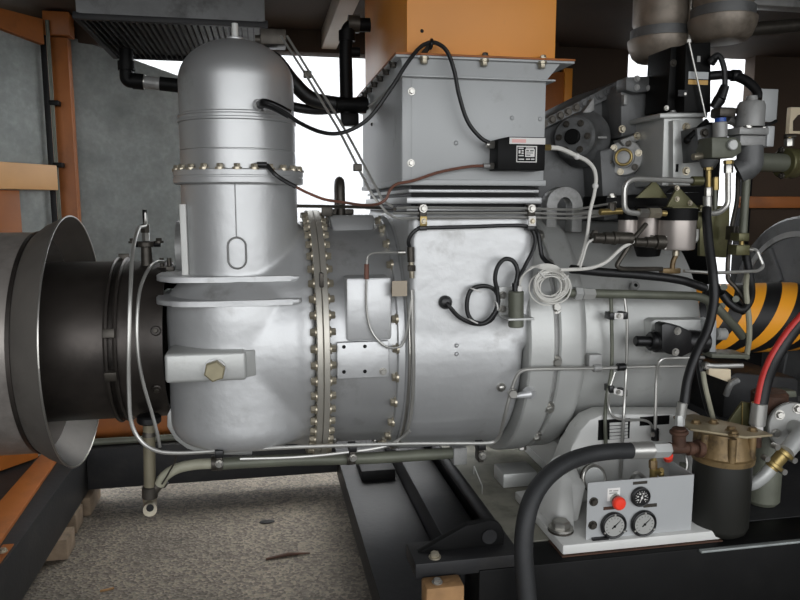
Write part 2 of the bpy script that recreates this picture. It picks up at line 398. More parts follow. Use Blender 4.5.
# orange plank on left beam, with angle bracket
t = thing('angle_bar', 'flat orange bar lying on the left black skid beam', 'bar', (-1.06, 3, ZB))
m = MB(); m.hexa([(-1.13, 2.55, ZB+.001), (-.99, 2.55, ZB+.001), (-1.035, 3.66, ZB+.001), (-1.13, 3.75, ZB+.001), (-1.13, 2.55, ZB+.02), (-.99, 2.55, ZB+.02), (-1.035, 3.66, ZB+.02), (-1.13, 3.75, ZB+.02)], .003)
m.build('bar', orangedark, t)
c = onz(12, 548, ZB)
m = MB(); m.box(-.988, -.95, 2.60, 2.74, ZB+.001, ZB+.006); m.box(-.988, -.952, 2.60, 2.606, ZB+.006, ZB+.05); m.build('bracket', orangedark, t)
bolt(t, (-.968, 2.68, ZB+.008), (0, 0, 1), .012, .012)
# blocks of wood under the left beam
for i, (xx, yy, lab) in enumerate(((onz(68, 560, 0).x, onz(68, 560, 0).y, 'weathered wooden block under the left skid beam, nearer one'), (onz(77, 534, 0).x, onz(77, 534, 0).y, 'weathered wooden block under the left skid beam, farther one'))):
    m = MB(); m.box(-1.25, xx, yy, yy+.14, .001, .098, .006); tag(m.build('wood_block', wood), lab, 'block', 'wooden blocks under the left beam')
m = MB(); m.box(-.96, onz(91, 516, 0).x, onz(91, 516, 0).y, 3.96, .001, .098, .006); tag(m.build('wood_block', wood), 'wooden block standing under the far corner of the skid', 'block')
# cross beams on the right of the bare floor
t = thing('cross_member', 'black skid cross member with wide flat top, right of the bare floor', 'beam', (.5, 2.9, .1))
MB().box(.375, .60, 2.08, 3.80, .10, ZB-.022, .004).build('web', skidm, t)
MB().box(.345, .60, 2.0, 3.795, ZB-.02, ZB, .003).build('top_plate', skidm, t)
m = MB(); m.box(.42, .58, 3.1, 3.3, ZB+.001, ZB+.05, .004); tag(m.build('spacer_block', black), 'small black block on the flat cross member beneath the turbine', 'block')
m = MB(); m.box(.605, .755, 2.10, 3.79, .14, .42, .012); tag(m.build('box_beam', skidm), 'charcoal box beam beside the hinge bracket, under the turbine', 'beam')
# deck with rolled edge
t = thing('deck_plate', 'dusty grey green deck plate under the gearbox end', 'deck', (1.6, 3, .47))
MB().box(.775, 1.62, 2.08, 3.78, .475, .50, .003).build('plate', deckm, t)
MB().box(.776, .79, 2.085, 3.78, .12, .474).build('gap_dark_sheet', black, t)  # black sheet added to keep the gap beside the box beam dark
MB().cyl((.765, 2.115, .485), (.765, 3.6, .485), .022).build('rolled_edge', skidm, t)
pp = [onz(474, 474, .502), onz(482, 494, .502)]
m = MB(); m.tube(rounded([pp[0], pp[0]+V((0, 0, .035)), pp[1]+V((0, 0, .035)), pp[1]], .01), .0025, 6); tag(m.build('wire_staple', tubem), 'bent thin wire staple standing on the deck plate', 'wire')
m = MB(); m.box(1.625, 3.1, 2.08, 3.78, .46, .498, .003); tag(m.build('deck_plate', skidm), 'black deck plate under the filters and generator at the right', 'deck')
# near frame beam and hinge bracket
m = MB(); m.box(.62, 2.9, 1.93, 2.075, .10, .498, .004); tag(m.build('skid_beam', black), 'black skid beam along the near side below the white base', 'beam')
m = MB(); m.box(1.36, 2.9, 1.915, 1.932, .489, .496, .001); tag(m.build('edge_strip', galv), 'pale metal edge strip on the near black beam at the right', 'strip')
t = thing('hinge_bracket', 'black gusseted hinge bracket with round hole at the deck corner', 'bracket', (.62, 2.05, .44))
Y = 2.0
poly = [(418, 553), (470, 524)]
P = [at(418, 553, Y), at(468, 525, Y)]
c = at(489, 536, Y); r = .05
for k in range(9):
    a = math.radians(118-k*118/8); P.append(c+V((math.cos(a)*r, 0, math.sin(a)*r)))
P += [V((c.x+r, Y, at(418, 553, Y).z))]
m = MB(); m.prism(P, (0, .028, 0), .003); m.build('gusset_plate', black, t)
MB().cyl(c+V((0, -.006, 0)), c+V((0, -.001, 0)), .024).build('hole_disc', skidm, t)  # grey disc standing for the lighter view through the hole
z = at(418, 553, Y).z
m = MB(); m.box(at(411, 560, Y).x, at(514, 560, Y).x, 1.935, 2.075, z-.05, z-.001, .004); m.build('foot_plate', skidm, t)
bolt(t, (at(436, 559, 1.95).x, 1.965, z), (0, 0, 1), .014, .016)
t = thing('wood_pad', 'short timber pad with a bolt, below the hinge bracket', 'block', at(438, 600, 1.93))
m = MB(); m.box(at(421, 590, 1.93).x, at(458, 590, 1.93).x, 1.86, 1.928, .002, at(440, 584, 1.88).z, .006); m.build('timber', woodlight, t)
bolt(t, (at(438, 590, 1.88).x, 1.89, at(440, 584, 1.88).z), (0, 0, 1), .012, .012, steel)
# floor litter
a, b = onz(266, 559, .006), onz(310, 553, .006)
m = MB(); m.tube([a, a.lerp(b, .5)+V((0, .01, .004)), b], lambda t: .003+.006*math.sin(PI*min(1, t+.1)), 6); tag(m.build('stick', rust), 'thin dark brown stick lying on the concrete', 'stick')
a, b = onz(100, 591, .005), onz(114, 588, .005)
m = MB(); m.tube([a, a.lerp(b, .5), b], .005, 5); tag(m.build('stick', woodlight), 'short pale splinter of wood on the concrete near the left beam', 'stick')
c = onz(267, 522, .002)
m = MB(); m.sphere(c+V((0, 0, .002)), .04, 14, (1, .55, .12)); tag(m.build('dead_leaf', black), 'dark curled leaf on the concrete in the beam shade', 'leaf')
# ================================================================== EXHAUST SHROUD AND PIPE
t = thing('exhaust_shroud', 'wide flared steel exhaust shroud open towards the turbine, far left', 'shroud', (-1.1, AY, AZ-.46))
X0 = -.69
m = MB()
m.ringsolid([(X0-.9, .402), (X0-.10, .402), (X0-.10, .396), (X0-.9, .396)], seg=96)
m.build('barrel', shroudm, t, 30)
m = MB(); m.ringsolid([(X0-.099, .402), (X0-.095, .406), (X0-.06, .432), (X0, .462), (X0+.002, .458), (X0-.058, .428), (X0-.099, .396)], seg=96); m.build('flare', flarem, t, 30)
m = MB(); m.ringsolid([(X0-.112, .401), (X0-.112, .4055), (X0-.098, .4075), (X0-.098, .403)], seg=96); m.build('weld_seam', steeldark, t, 30)
m = MB(); m.torus((X0+.001, AY, AZ), (1, 0, 0), .460, .0035, 96, 6); m.build('rim_edge', steel, t, 60)
t = thing('exhaust_pipe', 'dark heat stained exhaust pipe running from the shroud to the turbine', 'pipe', (-.6, AY, AZ-.3))
m = MB(); m.ringsolid([(-1.3, .293), (-.345, .293), (-.345, .283), (-1.3, .283)], seg=96); m.build('pipe', steeldark, t, 30)
m = MB(); m.ringsolid([(-.535, .292), (-.535, .305), (-.528, .309), (-.521, .305), (-.521, .293), (-.505, .293), (-.505, .304), (-.498, .308), (-.492, .304), (-.492, .292)], seg=96); m.build('clamp_band', steeldark, t, 30)
for a in (82, 166, 193):
    a = math.radians(a); p = V((-.513, AY+.305*math.cos(a), AZ+.305*math.sin(a)))
    m = MB(); n = V((0, math.cos(a), math.sin(a))); tt = V((0, -math.sin(a), math.cos(a)))
    m.box(-.02, .02, -.016, .016, -.010, .016, .003)
    m.bm.transform(Matrix(((1, 0, 0, p.x), (0, tt.y, n.y, p.y), (0, tt.z, n.z, p.z), (0, 0, 0, 1)))); m.build('clamp_lug', boltdark, t)
for (x, y) in ((156, 331), (157, 388)):
    p = cy(x, y, .293); n = V((0, p.y-AY, p.z-AZ)).normalized()
    MB().cyl(p-n*.004, p+n*.010, .017, seg=16, bev=.003).build('boss', steeldark, t); bolt(t, p+n*.010, n, .009, .008, boltdark, washer=False)
# igniter/nozzle standing on the pipe
top = V((0, 0, 1)); b0 = at(147, 262, 2.70)
t = thing('pilot_nozzle', 'small dark fuel nozzle with side arms standing upright on the exhaust pipe', 'nozzle', b0+V((0, 0, -.02)))
m = MB(); m.cyl(b0+V((0, 0, -.03)), b0+V((0, 0, .06)), .022, .018); m.cyl(b0+V((0, 0, .055)), b0+V((0, 0, .075)), .030, seg=18, bev=.003); m.build('body', boltdark, t)
c = b0+V((0, 0, .065)); m = MB(); m.cyl(c+V((-.045, 0, 0)), c+V((.05, 0, 0)), .011); m.build('arm', black, t)
for s in (-1, 1): bolt(t, c+V((s*.045, 0, .008)), (0, 0, 1), .012, .014, boltdark)
MB().hexn(c+V((0, 0, .012)), (0, 0, 1), .014, .03).build('gland_nut', steel, t)
MB().hexn(c+V((0, 0, .042)), (0, 0, 1), .017, .03).build('union_nut', boltdark, t)
MB().cyl(c+V((0, 0, .07)), c+V((0, 0, .125)), .008).build('stem', black, t)
nz = c+V((0, 0, .125))
t = thing('stud_fitting', 'pair of small dark studs on the pipe beside the fuel nozzle', 'fitting', at(166, 266, 2.68))
c = at(166, 266, 2.68); MB().box(c.x-.03, c.x+.03, c.y-.02, c.y+.02, c.z-.025, c.z, .004).build('plate', boltdark, t)
for dx in (-.014, .012): MB().cyl(c+V((dx, 0, -.005)), c+V((dx, 0, .03)), .008).build('stud', boltdark, t)
# ================================================================== GAS TURBINE
T = thing('gas_turbine', 'silver painted gas turbine with upright domed combustor and bolted flanges', 'turbine', (.2, AY, AZ-.48))
VY = 2.62; VX = (at(180, 180, VY).x+at(297, 180, VY).x)/2; VR = .203
zf0, zf1 = at(235, 183, VY-.22).z, at(235, 168, VY-.22).z        # vessel flange
# blended hot casing: barrel plus lower vessel
BR = VX-at(169, 340, VY).x; BY = AY-.426+BR
zbm = at(215, 447, 2.47).z
m = MB()
m.lathe([(VX, .30), (VX, .426), (.10, .426), (.135, .438), (.165, .438), (.165, .3)])
pr = [(zbm, .02), (zbm, BR-.075)]+[(zbm+.075-.075*math.cos(math.radians(a)), BR-.075+.075*math.sin(math.radians(a))) for a in range(15, 91, 15)]+[(1.22, BR), (1.285, BR-.006), (1.35, BR-.065)]
m.cyl((VX, VY, 1.2), (VX, VY, zf0+.01), VR, seg=64)
for yy in (BY, 2.66, 2.75, 2.84, 2.92): m.lathe([(t, r) for t, r in pr if t < 1.36], o=(VX, yy, 0), ax=(0, 0, 1), seg=64)
m.build('hot_casing', silver, T, 60, remesh=.008, smooth=9)
# lower cradle ring of the exhaust flange, and the round cover behind the vessel
arc = [math.radians(a) for a in range(222, 301, 4)]
P = [V((-.30, AY+.452*math.cos(a), AZ+.452*math.sin(a))) for a in arc]+[V((-.30, AY+.385*math.cos(a), AZ+.385*math.sin(a))) for a in arc[::-1]]
m = MB(); m.prism([(-.295, p.y, p.z) for p in P], (.03, 0, 0), .004); m.bm.clear()
m.prism([at(x, y, 2.56) for x, y in ((174, 402), (167, 415), (167, 427), (175, 440), (187, 449), (203, 454), (252, 456), (252, 430), (200, 410))], (0, .05, 0), .005); m.build('lower_flange', castpale, T)
# two collar ribs
for (yl, ym, yr) in ((271, 277, 270), (296, 301, 295)):
    fy = VY-VR-.020 if ym < 290 else BY-BR-.004; zt = at(235, ym, fy).z
    P = []
    for k in range(25):
        a = PI*k/24
        P.append((VX-.0-(BR+.018)*(abs(math.cos(a))**.55)*(1 if math.cos(a) >= 0 else -1), 2.55-(2.55-fy)*(math.sin(a)**.6 if math.sin(a) > 0 else 0), zt-.018))
    P = [(min(x, at(301, 280, 2.4).x), y, z) for x, y, z in P]; P = [(P[0][0], 2.75, zt-.018)]+P+[(P[-1][0], 2.75, zt-.018)]
    m = MB(); m.prism(P, (0, 0, .018), .006); m.build('collar_rib', silver, T)
# vessel flange, lid
m = MB(); hz = (zf0+zf1)/2
m.lathe([(zf0, .19), (zf0, .222), (zf0+.004, .226), (hz-.004, .226), (hz-.002, .2235), (hz+.002, .2235), (hz+.004, .226), (zf1-.004, .226), (zf1, .222), (zf1, .19)], o=(VX, VY, 0), ax=(0, 0, 1)); m.build('vessel_flange', silver, T)
zs, zt = at(235, 84, VY).z, at(235, 40, VY).z
za, zb2 = at(235, 117, VY-.2).z, at(235, 148, VY-.2).z
R = .200
pr = [(zf1-.004, R), (zb2-.003, R), (zb2-.001, R-.003), (zb2+.001, R-.003), (zb2+.003, R), (za-.006, R), (za-.003, R+.005), (za+.003, R+.005), (za+.006, R+.001), (za+.014, R+.001), (za+.017, R+.004), (za+.022, R+.004), (za+.026, R-.002)]
for k in range(15):
    a = PI/2*k/14; pr.append((zs+(zt-zs)*math.sin(a), max(.004, (R-.002)*math.cos(a)**1.0 if k < 14 else .004)))
m = MB(); m.lathe(pr, o=(VX, VY, 0), ax=(0, 0, 1), seg=80); m.build('vessel_lid', silver_smooth, T, 40)
m = MB(); m.cyl((VX, VY, zt-.01), (VX, VY, zt+.055), .012, .011); m.build('lid_spigot', whitepaint, T)
MB().cyl((VX, VY, zt-.006), (VX, VY, zt+.008), .03, seg=24, bev=.003).build('spigot_boss', silver, T)
for k in range(13):
    a = math.radians(180+k*15)
    bolt(T, (VX+.214*math.cos(a), VY+.214*math.sin(a), zf1), (0, 0, 1), .012, .016, nutm)
# sensor boss on lid
c = at(259, 105, VY-.19); c = V((c.x, c.y, c.z)); n = V((c.x-VX, c.y-VY, 0)).normalized(); c = V((VX, VY, c.z))+n*.2
MB().cyl(c-n*.004, c+n*.008, .020, seg=20, bev=.003).build('sensor_boss', silver, T); lidS = c+n*.008; lidN = n
# oval access pad
c = at(237, 253, VY-VR); m = MB(); P = []
for k in range(40):
    a = 2*PI*k/40; x = math.cos(a)*.030; z = math.sin(a)*.030+(.022 if math.sin(a) > 0 else -.022)
    P.append(V((c.x+x, 0, c.z+z)))
P = [V((p.x, VY-math.sqrt(VR**2-(p.x-VX)**2)-.004, p.z)) for p in P]
m.tube(P+[P[0]], .0035, 6); m.build('oval_weld', midcast, T, 60)
# vertical weld seam
m = MB(); za2, zb3 = at(237, 176, VY-VR).z, at(237, 238, VY-VR).z; xx = c.x
yy = VY-math.sqrt(VR**2-(xx-VX)**2)-.001; m.cyl((xx, yy, za2), (xx, yy, zb3), .0022, seg=6); m.build('weld_seam', silver_smooth, T)
# vertical pad left of the vessel, outside light put into its white colour
pa, pb = at(183, 204, 2.56), at(185, 272, 2.56)
m = MB(); m.box(at(180.5, 240, 2.50).x, at(187, 240, 2.50).x, 2.50, 2.62, pb.z-.01, pa.z, .003); m.build('side_pad', whitepaint, T)
MB().cyl((VX-VR-.005, 2.78, at(172, 250, 2.78).z), (VX-VR-.035, 2.78, at(172, 250, 2.78).z), .11, seg=40).build('side_cover', midcast, T)
# mounting boss with large plug
a, b = at(164, 354, 2.30), at(247, 380, 2.30)
m = MB(); m.box(a.x, b.x, 2.295, 2.45, b.z, a.z, .012, 3); m.build('mounting_boss', castpale, T)
q = MB(); q.hexa([(b.x-.02, 2.30, b.z+.005), (b.x+.03, 2.335, b.z+.005), (b.x+.03, 2.45, b.z+.005), (b.x-.02, 2.45, b.z+.005), (b.x-.02, 2.30, a.z-.004), (b.x+.03, 2.335, a.z-.004), (b.x+.03, 2.45, a.z-.004), (b.x-.02, 2.45, a.z-.004)], .004); q.build('boss_cheek', castpale, T)
c = at(215, 370, 2.29); MB().cyl(V((c.x, 2.297, c.z)), V((c.x, 2.288, c.z)), .036, seg=28).build('plug_washer', silver, T)
MB().hexn(V((c.x, 2.289, c.z)), (0, -1, 0), .035, .024, rot=.3).build('hex_plug', tarnish, T)
for (x, y) in ((259, 441), (143+0, 0),)[:1]:
    p = cy(x, y, .426); bolt(T, p, (0, p.y-AY, p.z-AZ), .011, .012, boltdark)
# split flange: two rings
for (xa, xb) in ((.166, .1865), (.1885, .209)):
    m = MB(); m.ringsolid([(xa, .40), (xa, .4785), (xa+.002, .4805), (xb-.002, .4805), (xb, .4785), (xb, .40)], seg=120); m.build('flange_ring', flangem, T)
N = 52
for k in range(N):
    a = 2*PI*(k+.5)/N; ca, sa = math.cos(a), math.sin(a)
    if ca > .12: continue
    for (X, s) in ((.166, -1), (.209, 1)):
        p = V((X, AY+.461*ca, AZ+.461*sa)); bolt(T, p, (s, 0, 0), .0135, .021, nutm, 'flange_nut')
        if s < 0: pass
# hose clip slot plate on the flange
p = at(318, 278, 2.29); MB().box(.176, .190, p.y-.02, p.y+.01, p.z-.03, p.z+.018, .004).build('flange_tab', boltdark, T)
# intermediate casing
m = MB(); m.lathe([(.205, .36), (.205, .44), (.225, .432), (.26, .428), (.40, .430), (.443, .440), (.443, .36)]); m.build('middle_casing', silver_smooth, T)
a, b = at(335, 216, AY), at(367, 228, AY)
m = MB(); m.hexa([(.255, AY-.14, AZ+.40), (.41, AY-.14, AZ+.40), (.41, AY+.14, AZ+.40), (.255, AY+.14, AZ+.40), (.245, AY-.09, AZ+.462), (.42, AY-.09, AZ+.462), (.42, AY+.09, AZ+.462), (.245, AY+.09, AZ+.462)], .01); m.build('top_pad', silver, T)
m = MB(); p0, p1 = at(337, 343, 2.31), at(389, 377, 2.31); m.box(p0.x, p1.x, 2.312, 2.40, p1.z, p0.z, .003); m.build('bracket_pad', silver, T)
for (x, y) in ((344, 347), (365, 346.5), (344, 372), (365, 371.5)):
    c = at(x, y, 2.31); MB().cyl(V((c.x, 2.3135, c.z)), V((c.x, 2.3105, c.z)), .0065, seg=12).build('bolt_hole', black, T)
c = at(383, 371.5, 2.31); bolt(T, V((c.x, 2.312, c.z)), (0, -1, 0), .010, .012, steel)
p0, p1 = at(346, 252, 2.315), at(392, 340, 2.315)
m = MB(); m.box(p0.x, p1.x, 2.318, 2.45, p1.z, AZ+.26, .010); m.build('flat_pad', silver, T)
# second flange
m = MB(); m.ringsolid([(.440, .36), (.440, .457), (.443, .460), (.464, .460), (.467, .457), (.467, .36)], seg=110); m.build('inlet_flange', silver_smooth, T)
for a in range(100, 262, 13):
    a = math.radians(a); bolt(T, V((.440, AY+.447*math.cos(a), AZ+.447*math.sin(a))), (-1, 0, 0), .014, .018, nutm)
m = MB(); m.torus((.479, AY, AZ), (1, 0, 0), .466, .006, 90, 8); m.build('inlet_gasket', steel, T, 60)
# intake casing with square neck, blended
m = MB()
m.lathe([(.465, .35), (.465, .452), (.48, .466), (.50, .470), (.84, .470), (.868, .465), (.885, .452), (.893, .43), (.893, .35)])
m.box(.475, .925, AY-.467, AY+.467, AZ, 1.585, .03, 3)
m.build('intake_casing', silver, T, 60, remesh=.008, smooth=7)
for (z0, z1, e) in ((1.580, 1.592, .004), (1.604, 1.626, .002), (1.640, 1.652, -.006)):
    m = MB(); m.box(.468-e, .934+e, AY-.472-e, AY+.472+e, z0, z1, .004); m.build('bellows_strip', silver_smooth, T)
m = MB(); m.box(.485, .917, AY-.455, AY+.455, 1.57, 1.662); m.build('bellows_core', black, T)
for (x, y) in ((456.5, 345.5), (456.5, 354), (501, 387)):
    p = cy(x, y, .470); n = (0, p.y-AY, p.z-AZ)
    if y > 380: MB().sphere(p, .017, 14).build('plug', steel, T)
    else: MB().sphere(p, .008, 10).build('rivet', silver, T)
# lifting eye on the middle casing
E = thing('lifting_eye', 'dark forged lifting eye bolted on top of the turbine casing', 'eye bolt', at(339, 212, AY))
c = at(339.5, 190, AY); m = MB(); P = []
for k in range(13):
    a = PI*k/12; P.append(c+V((0, .032*math.cos(a), .034*math.sin(a))))
P = [P[0]+V((0, .006, -.10))]+P+[P[-1]+V((0, -.006, -.10))]
m.tube(spline(P, 2), .018, 10); m.build('loop', boltdark, E, 60)
m = MB(); m.box(c.x-.05, c.x+.05, AY-.04, AY+.04, AZ+.462, AZ+.485, .004); m.build('foot', boltdark, E)
m = MB(); m.box(c.x-.02, c.x+.02, AY-.012, AY+.012, AZ+.48, c.z-.01); m.build('web', boltdark, E)
# ================================================================== GEARBOX
G = thing('reduction_gearbox', 'pale grey round gearbox on the drive end of the turbine', 'gearbox', (1.3, AY, AZ-.5))
m = MB(); m.ringsolid([(.896, .36), (.896, .494), (.902, .50), (.985, .50), (.992, .494), (.992, .36)], seg=120); m.build('bearing_ring', castpale, G)
m = MB(); m.lathe([(.985, .40), (.985, .478), (1.012, .478), (1.012, .40)], seg=100); m.build('ring_groove', midcast, G)
m = MB(); m.ringsolid([(1.010, .36), (1.010, .487), (1.016, .493), (1.085, .493), (1.105, .485), (1.12, .468), (1.12, .36)], seg=120); m.build('clamp_ring', castpale, G)
for a in (112, 128, 144, 163, 185, 207, 228, 248):
    a = math.radians(a); bolt(G, V((.998, AY+.488*math.cos(a), AZ+.488*math.sin(a))), (0, math.cos(a), math.sin(a)), .016, .022, steel)
m = MB(); m.lathe([(1.115, .3), (1.115, .452), (1.13, .440), (1.56, .428), (1.60, .420), (1.615, .40), (1.615, .1)], seg=100); m.build('gear_cover', castpale, G)
# upright cover ribs above the pipe
for a, nm in ((141, 1), (151, 2)):
    pass
# lifting lug of pale casting on top of ring
Y = 2.50; P = []
c = at(565, 204, Y); ro, ri = .072, .030
z0 = at(565, 232, Y).z
out = [c+V((ro*math.cos(PI*k/14), 0, ro*.9*math.sin(PI*k/14))) for k in range(15)]
inn = [c+V((ri*math.cos(PI*k/10), 0, ri*math.sin(PI*k/10))) for k in range(11)][::-1]
P = [V((out[0].x, Y, z0))]+out+[V((out[-1].x, Y, z0)), V((inn[0].x, Y, z0))]+inn+[V((inn[-1].x, Y, z0))]
m = MB(); m.prism(P, (0, .06, 0), .004); m.build('lifting_lug', midcast, G)
# small tab clamp on ring at pipe bracket
p = cy(521, 393, .50); n = V((0, p.y-AY, p.z-AZ)).normalized()
m = MB(); m.cyl(V((.905, p.y, p.z))+n*-.002, V((.905, p.y, p.z))+n*.016, .026, .020, seg=18); m.cyl(V((.905, p.y, p.z))+n*.008, V((.85, p.y-.004, p.z-.004))+n*.008, .017, .008, seg=12); m.build('pipe_lug', silver, G)
# pedestal
B = thing('gearbox_pedestal', 'white cast pedestal and foot carrying the gearbox', 'pedestal', (1.2, 2.3, .50))
zt = .535
m = MB(); x0, x1 = .905, 1.462
P = [(x0, 1.965, .502), (x1, 1.965, .502), (x1+.12, 2.10, .502), (x1+.12, 2.9, .502), (1.13, 2.9, .502), (1.13, 2.42, .502), (x0+.0, 2.40, .502)]
m.prism(P, (0, 0, zt-.502), .006); m.build('foot_plate', whitepaint, B)
Yc = 2.262
def pp4(L, Y): return [at(x, y, Y) for x, y in L]
zb4 = zt-.003
P = pp4([(604, 414), (700, 414)], Yc)+[V((1.60, Yc, .80)), V((1.60, Yc, zb4)), V((.985, Yc, zb4))]+pp4([(563, 470), (572, 447), (580, 431), (590, 420)], Yc)
m = MB(); m.prism(P, (0, .10, 0), .010); m.build('front_plate', whitepaint, B)
MB().box(1.135, 1.60, 2.363, 2.9, zb4, .655, .006).build('column', whitepaint, B)
def web(pa, name='gusset'):
    m = MB(); m.hexa(pa, .008); m.build(name, whitepaint, B)
g0, g1_ = at(566, 476, 2.20), at(588, 487, 2.12)
web([(.925, 2.06, zb4), (.99, 2.06, zb4), (.99, 2.27, zb4), (.925, 2.27, zb4), (g0.x-.02, 2.19, g0.z), (g0.x+.012, 2.17, g0.z), (g0.x+.012, 2.27, g0.z+.06), (g0.x-.03, 2.27, g0.z+.04)])
web([(.985, 2.12, zb4), (1.03, 2.12, zb4), (1.03, 2.27, zb4), (.985, 2.27, zb4), (g0.x, 2.17, g0.z-.01), (g1_.x, 2.13, g1_.z), (g1_.x, 2.27, g1_.z+.06), (g0.x, 2.27, g0.z+.05)])
c = at(562, 528, 2.05)
MB().cyl((c.x, 2.06, zt), (c.x, 2.06, zt+.008), .042, seg=24, bev=.002).build('washer', boltdark, B)
bolt(B, (c.x, 2.06, zt+.008), (0, 0, 1), .030, .030, steel, 'anchor_bolt')
m = MB(); m.box(x0-.004, x1+.004, 1.958, 2.07, .4985, .5018); m.build('rusty_shim', rust, B)
# vents
YV = 2.262
def slot(x0, y0, x1, y1, name='slot'):
    a, b = at(x0, y0, YV), at(x1, y1, YV); MB().box(a.x, b.x, YV-.0015, YV+.002, b.z, a.z).build(name, black, B)
v0, v1 = at(598.5, 420, YV), at(629, 438, YV)
m = MB(); m.box(v0.x, v1.x, YV-.003, YV+.002, v1.z, v0.z); m.build('vent_grille', black, B)
for i in range(5):
    y = 422.5+i*3.4; a, b = at(609, y, YV), at(627, y+1.4, YV); MB().box(a.x, b.x, YV-.006, YV-.002, b.z, a.z).build('louvre', whitepaint, B)
slot(640, 417, 669, 424)
# mounting foot of the ring, small bracket on deck
m = MB(); a = onz(505, 488, .50)
P0 = onz(500, 491, .502)
m = MB(); m.box(P0.x+.02, P0.x+.16, P0.y+.02, P0.y+.14, .502, .56, .006); m.build('foot_box', castpale, G)
P0 = onz(470, 476, .502)

# ================================================================== AIR INTAKE DUCT
D = thing('intake_duct', 'grey sheet metal intake duct with angle flanges standing on the turbine', 'duct', (.7, AY, 1.66))
x0, x1, y0, y1 = .455, .942, 2.292, 3.23
zb, zt = 1.668, 2.062
m = MB(); m.box(x0, x1, y0, y1, zb, zt, .003); m.build('panel_box', ductgrey, D)
z1 = at(470, 184, 2.29).z
m = MB(); m.box(x0-.006, x1+.006, y0-.008, y1+.008, 1.664, z1+.014, .003); m.build('bottom_flange', ductgrey, D)
# upper angle frame: horizontal flange, second ledge
zf = at(470, 57, 2.262).z
m = MB(); m.box(.425, 1.028, 2.262, 3.30, zf-.008, zf, .002); m.build('top_flange', ductgrey, D)
zl = at(470, 77, 2.28).z
m = MB(); m.hexa([(x0, y0-.002, zl), (x1, y0-.002, zl), (x1, y1+.002, zl), (x0, y1+.002, zl), (.445, 2.275, zf-.008), (x1+.04, 2.275, zf-.008), (x1+.04, 3.27, zf-.008), (.445, 3.27, zf-.008)]); m.build('flared_head', ductgrey, D)
m = MB(); m.box(x0-.012, x1+.025, 2.272, 3.25, zl-.006, zl, .0015); m.build('ledge', ductgrey, D)
m = MB(); m.box(x0-.004, x0+.028, y0-.004, y0+.02, z1+.012, zl-.006, .002); m.build('corner_angle', ductgrey, D)
for (x, y) in ((411.5, 91.5), (411, 163)):
    c = at(x, y, y0-.004); bolt(D, c, (0, -1, 0), .009, .009, steel, 'corner_bolt')
for (x, y) in ((512, 118), (540, 119), (456, 143)):
    c = at(x, y, y0); MB().sphere(c, .008, 12, (1, .6, 1)).build('rivet', ductgrey, D)
for x in (424, 484, 542):
    c = at(x, 60, 2.268); bolt(D, V((c.x, 2.268, zf-.008)), (0, 0, -1), .012, .018, nutm, 'flange_bolt')
for i in range(7):
    yy = 2.36+i*.13; bolt(D, V((.434, yy, zf-.008)), (0, 0, -1), .011, .016, boltdark, 'flange_bolt')
c = at(374, 127, 2.9); bolt(D, V((x0, 2.95, 1.93)), (-1, 0, 0), .006, .006, boltdark)
# orange duct above it
O = thing('air_duct', 'bright orange duct box sitting on the grey intake duct', 'duct', (.72, AY, zf))
m = MB(); m.box(.468, .975, 2.30, 3.23, zf+.002, 2.555, .004); m.build('panel_box', orange, O)
m = MB(); m.box(.425, 1.03, 2.262, 3.30, zf+.0005, zf+.007, .001); m.build('base_flange', orangedark, O)
for x in (424.5, 485, 543):
    c = at(x, 57, 2.28); bolt(O, V((c.x, 2.28, zf+.007)), (0, 0, 1), .010, .012, boltdark if x < 500 else nutm)
m = MB(); c = at(422, 31, 2.30); m.cyl((c.x, 2.2995, c.z), (c.x, 2.302, c.z), .006, seg=10); m.build('hole', black, O)
# ================================================================== IGNITION BOX
I = thing('ignition_box', 'black metal ignition box with white labels on the grey duct front', 'box', at(520, 170, 2.27))
YI = 2.205
a, b = at(498, 139, YI), at(545, 170.5, YI); a2 = at(509, 136.5, YI)
m = MB(); P = [V((a.x, YI, b.z)), V((b.x, YI, b.z)), V((b.x, YI, a2.z)), V((a2.x, YI, a2.z)), V((a.x, YI, a.z))]
m.prism(P, (0, y0-YI-.001, 0), .004); m.build('case', black, I)
def plate(x0, y0, x1, y1, Y, mm, name, par, th=.002):
    p, q = at(x0, y0, Y), at(x1, y1, Y); return MB().box(p.x, q.x, Y-th, Y+.0005, q.z, p.z).build(name, mm, par)
plate(509.5, 137.5, 545, 144.5, YI, labelw, 'warning_strip', I)
p = plate(512, 139, 526, 142.8, YI-.002, labelpink, 'warning_text', I, .0008)
plate(516.5, 145.8, 536.5, 162.5, YI, labelw, 'rating_plate', I)
plate(517.5, 146.8, 535.5, 161.5, YI-.002, black, 'plate_field', I, .0008)
plate(525.3, 149.0, 534.4, 157.0, YI-.0028, labelw, 'plate_panel', I, .0008)
# small line pattern standing for the plate's print
m = MB()
for i, (xa, ya, xb, yb) in enumerate(((518.5, 147.6, 523.5, 148.8), (526, 147.6, 534, 148.6), (518.7, 150, 520.4, 153.5), (521.6, 150, 523.6, 151.5), (521.6, 152.5, 523.6, 153.9), (518.7, 155, 523.6, 156.2), (518.7, 158.6, 524, 159.8), (526, 158.6, 530, 159.8), (531, 158.6, 534.4, 159.8))):
    p, q = at(xa, ya, YI-.003), at(xb, yb, YI-.003); m.box(p.x, q.x, YI-.0036, YI-.0027, q.z, p.z)
m.build('plate_print', labelw, I)
m = MB()
for (xa, ya, xb, yb) in ((526.2, 150.2, 529, 151.4), (530, 150.2, 533.6, 151.4), (526.2, 152.6, 533, 153.4), (526.2, 154.6, 530.4, 155.6)):
    p, q = at(xa, ya, YI-.0036), at(xb, yb, YI-.0036); m.box(p.x, q.x, YI-.0042, YI-.0035, q.z, p.z)
m.build('panel_print', black, I)
g1, g2, g3 = at(498, 145, 2.245), at(498, 166, 2.245), at(546, 147.5, 2.245)
g1.x = g2.x = a.x; g3.x = b.x
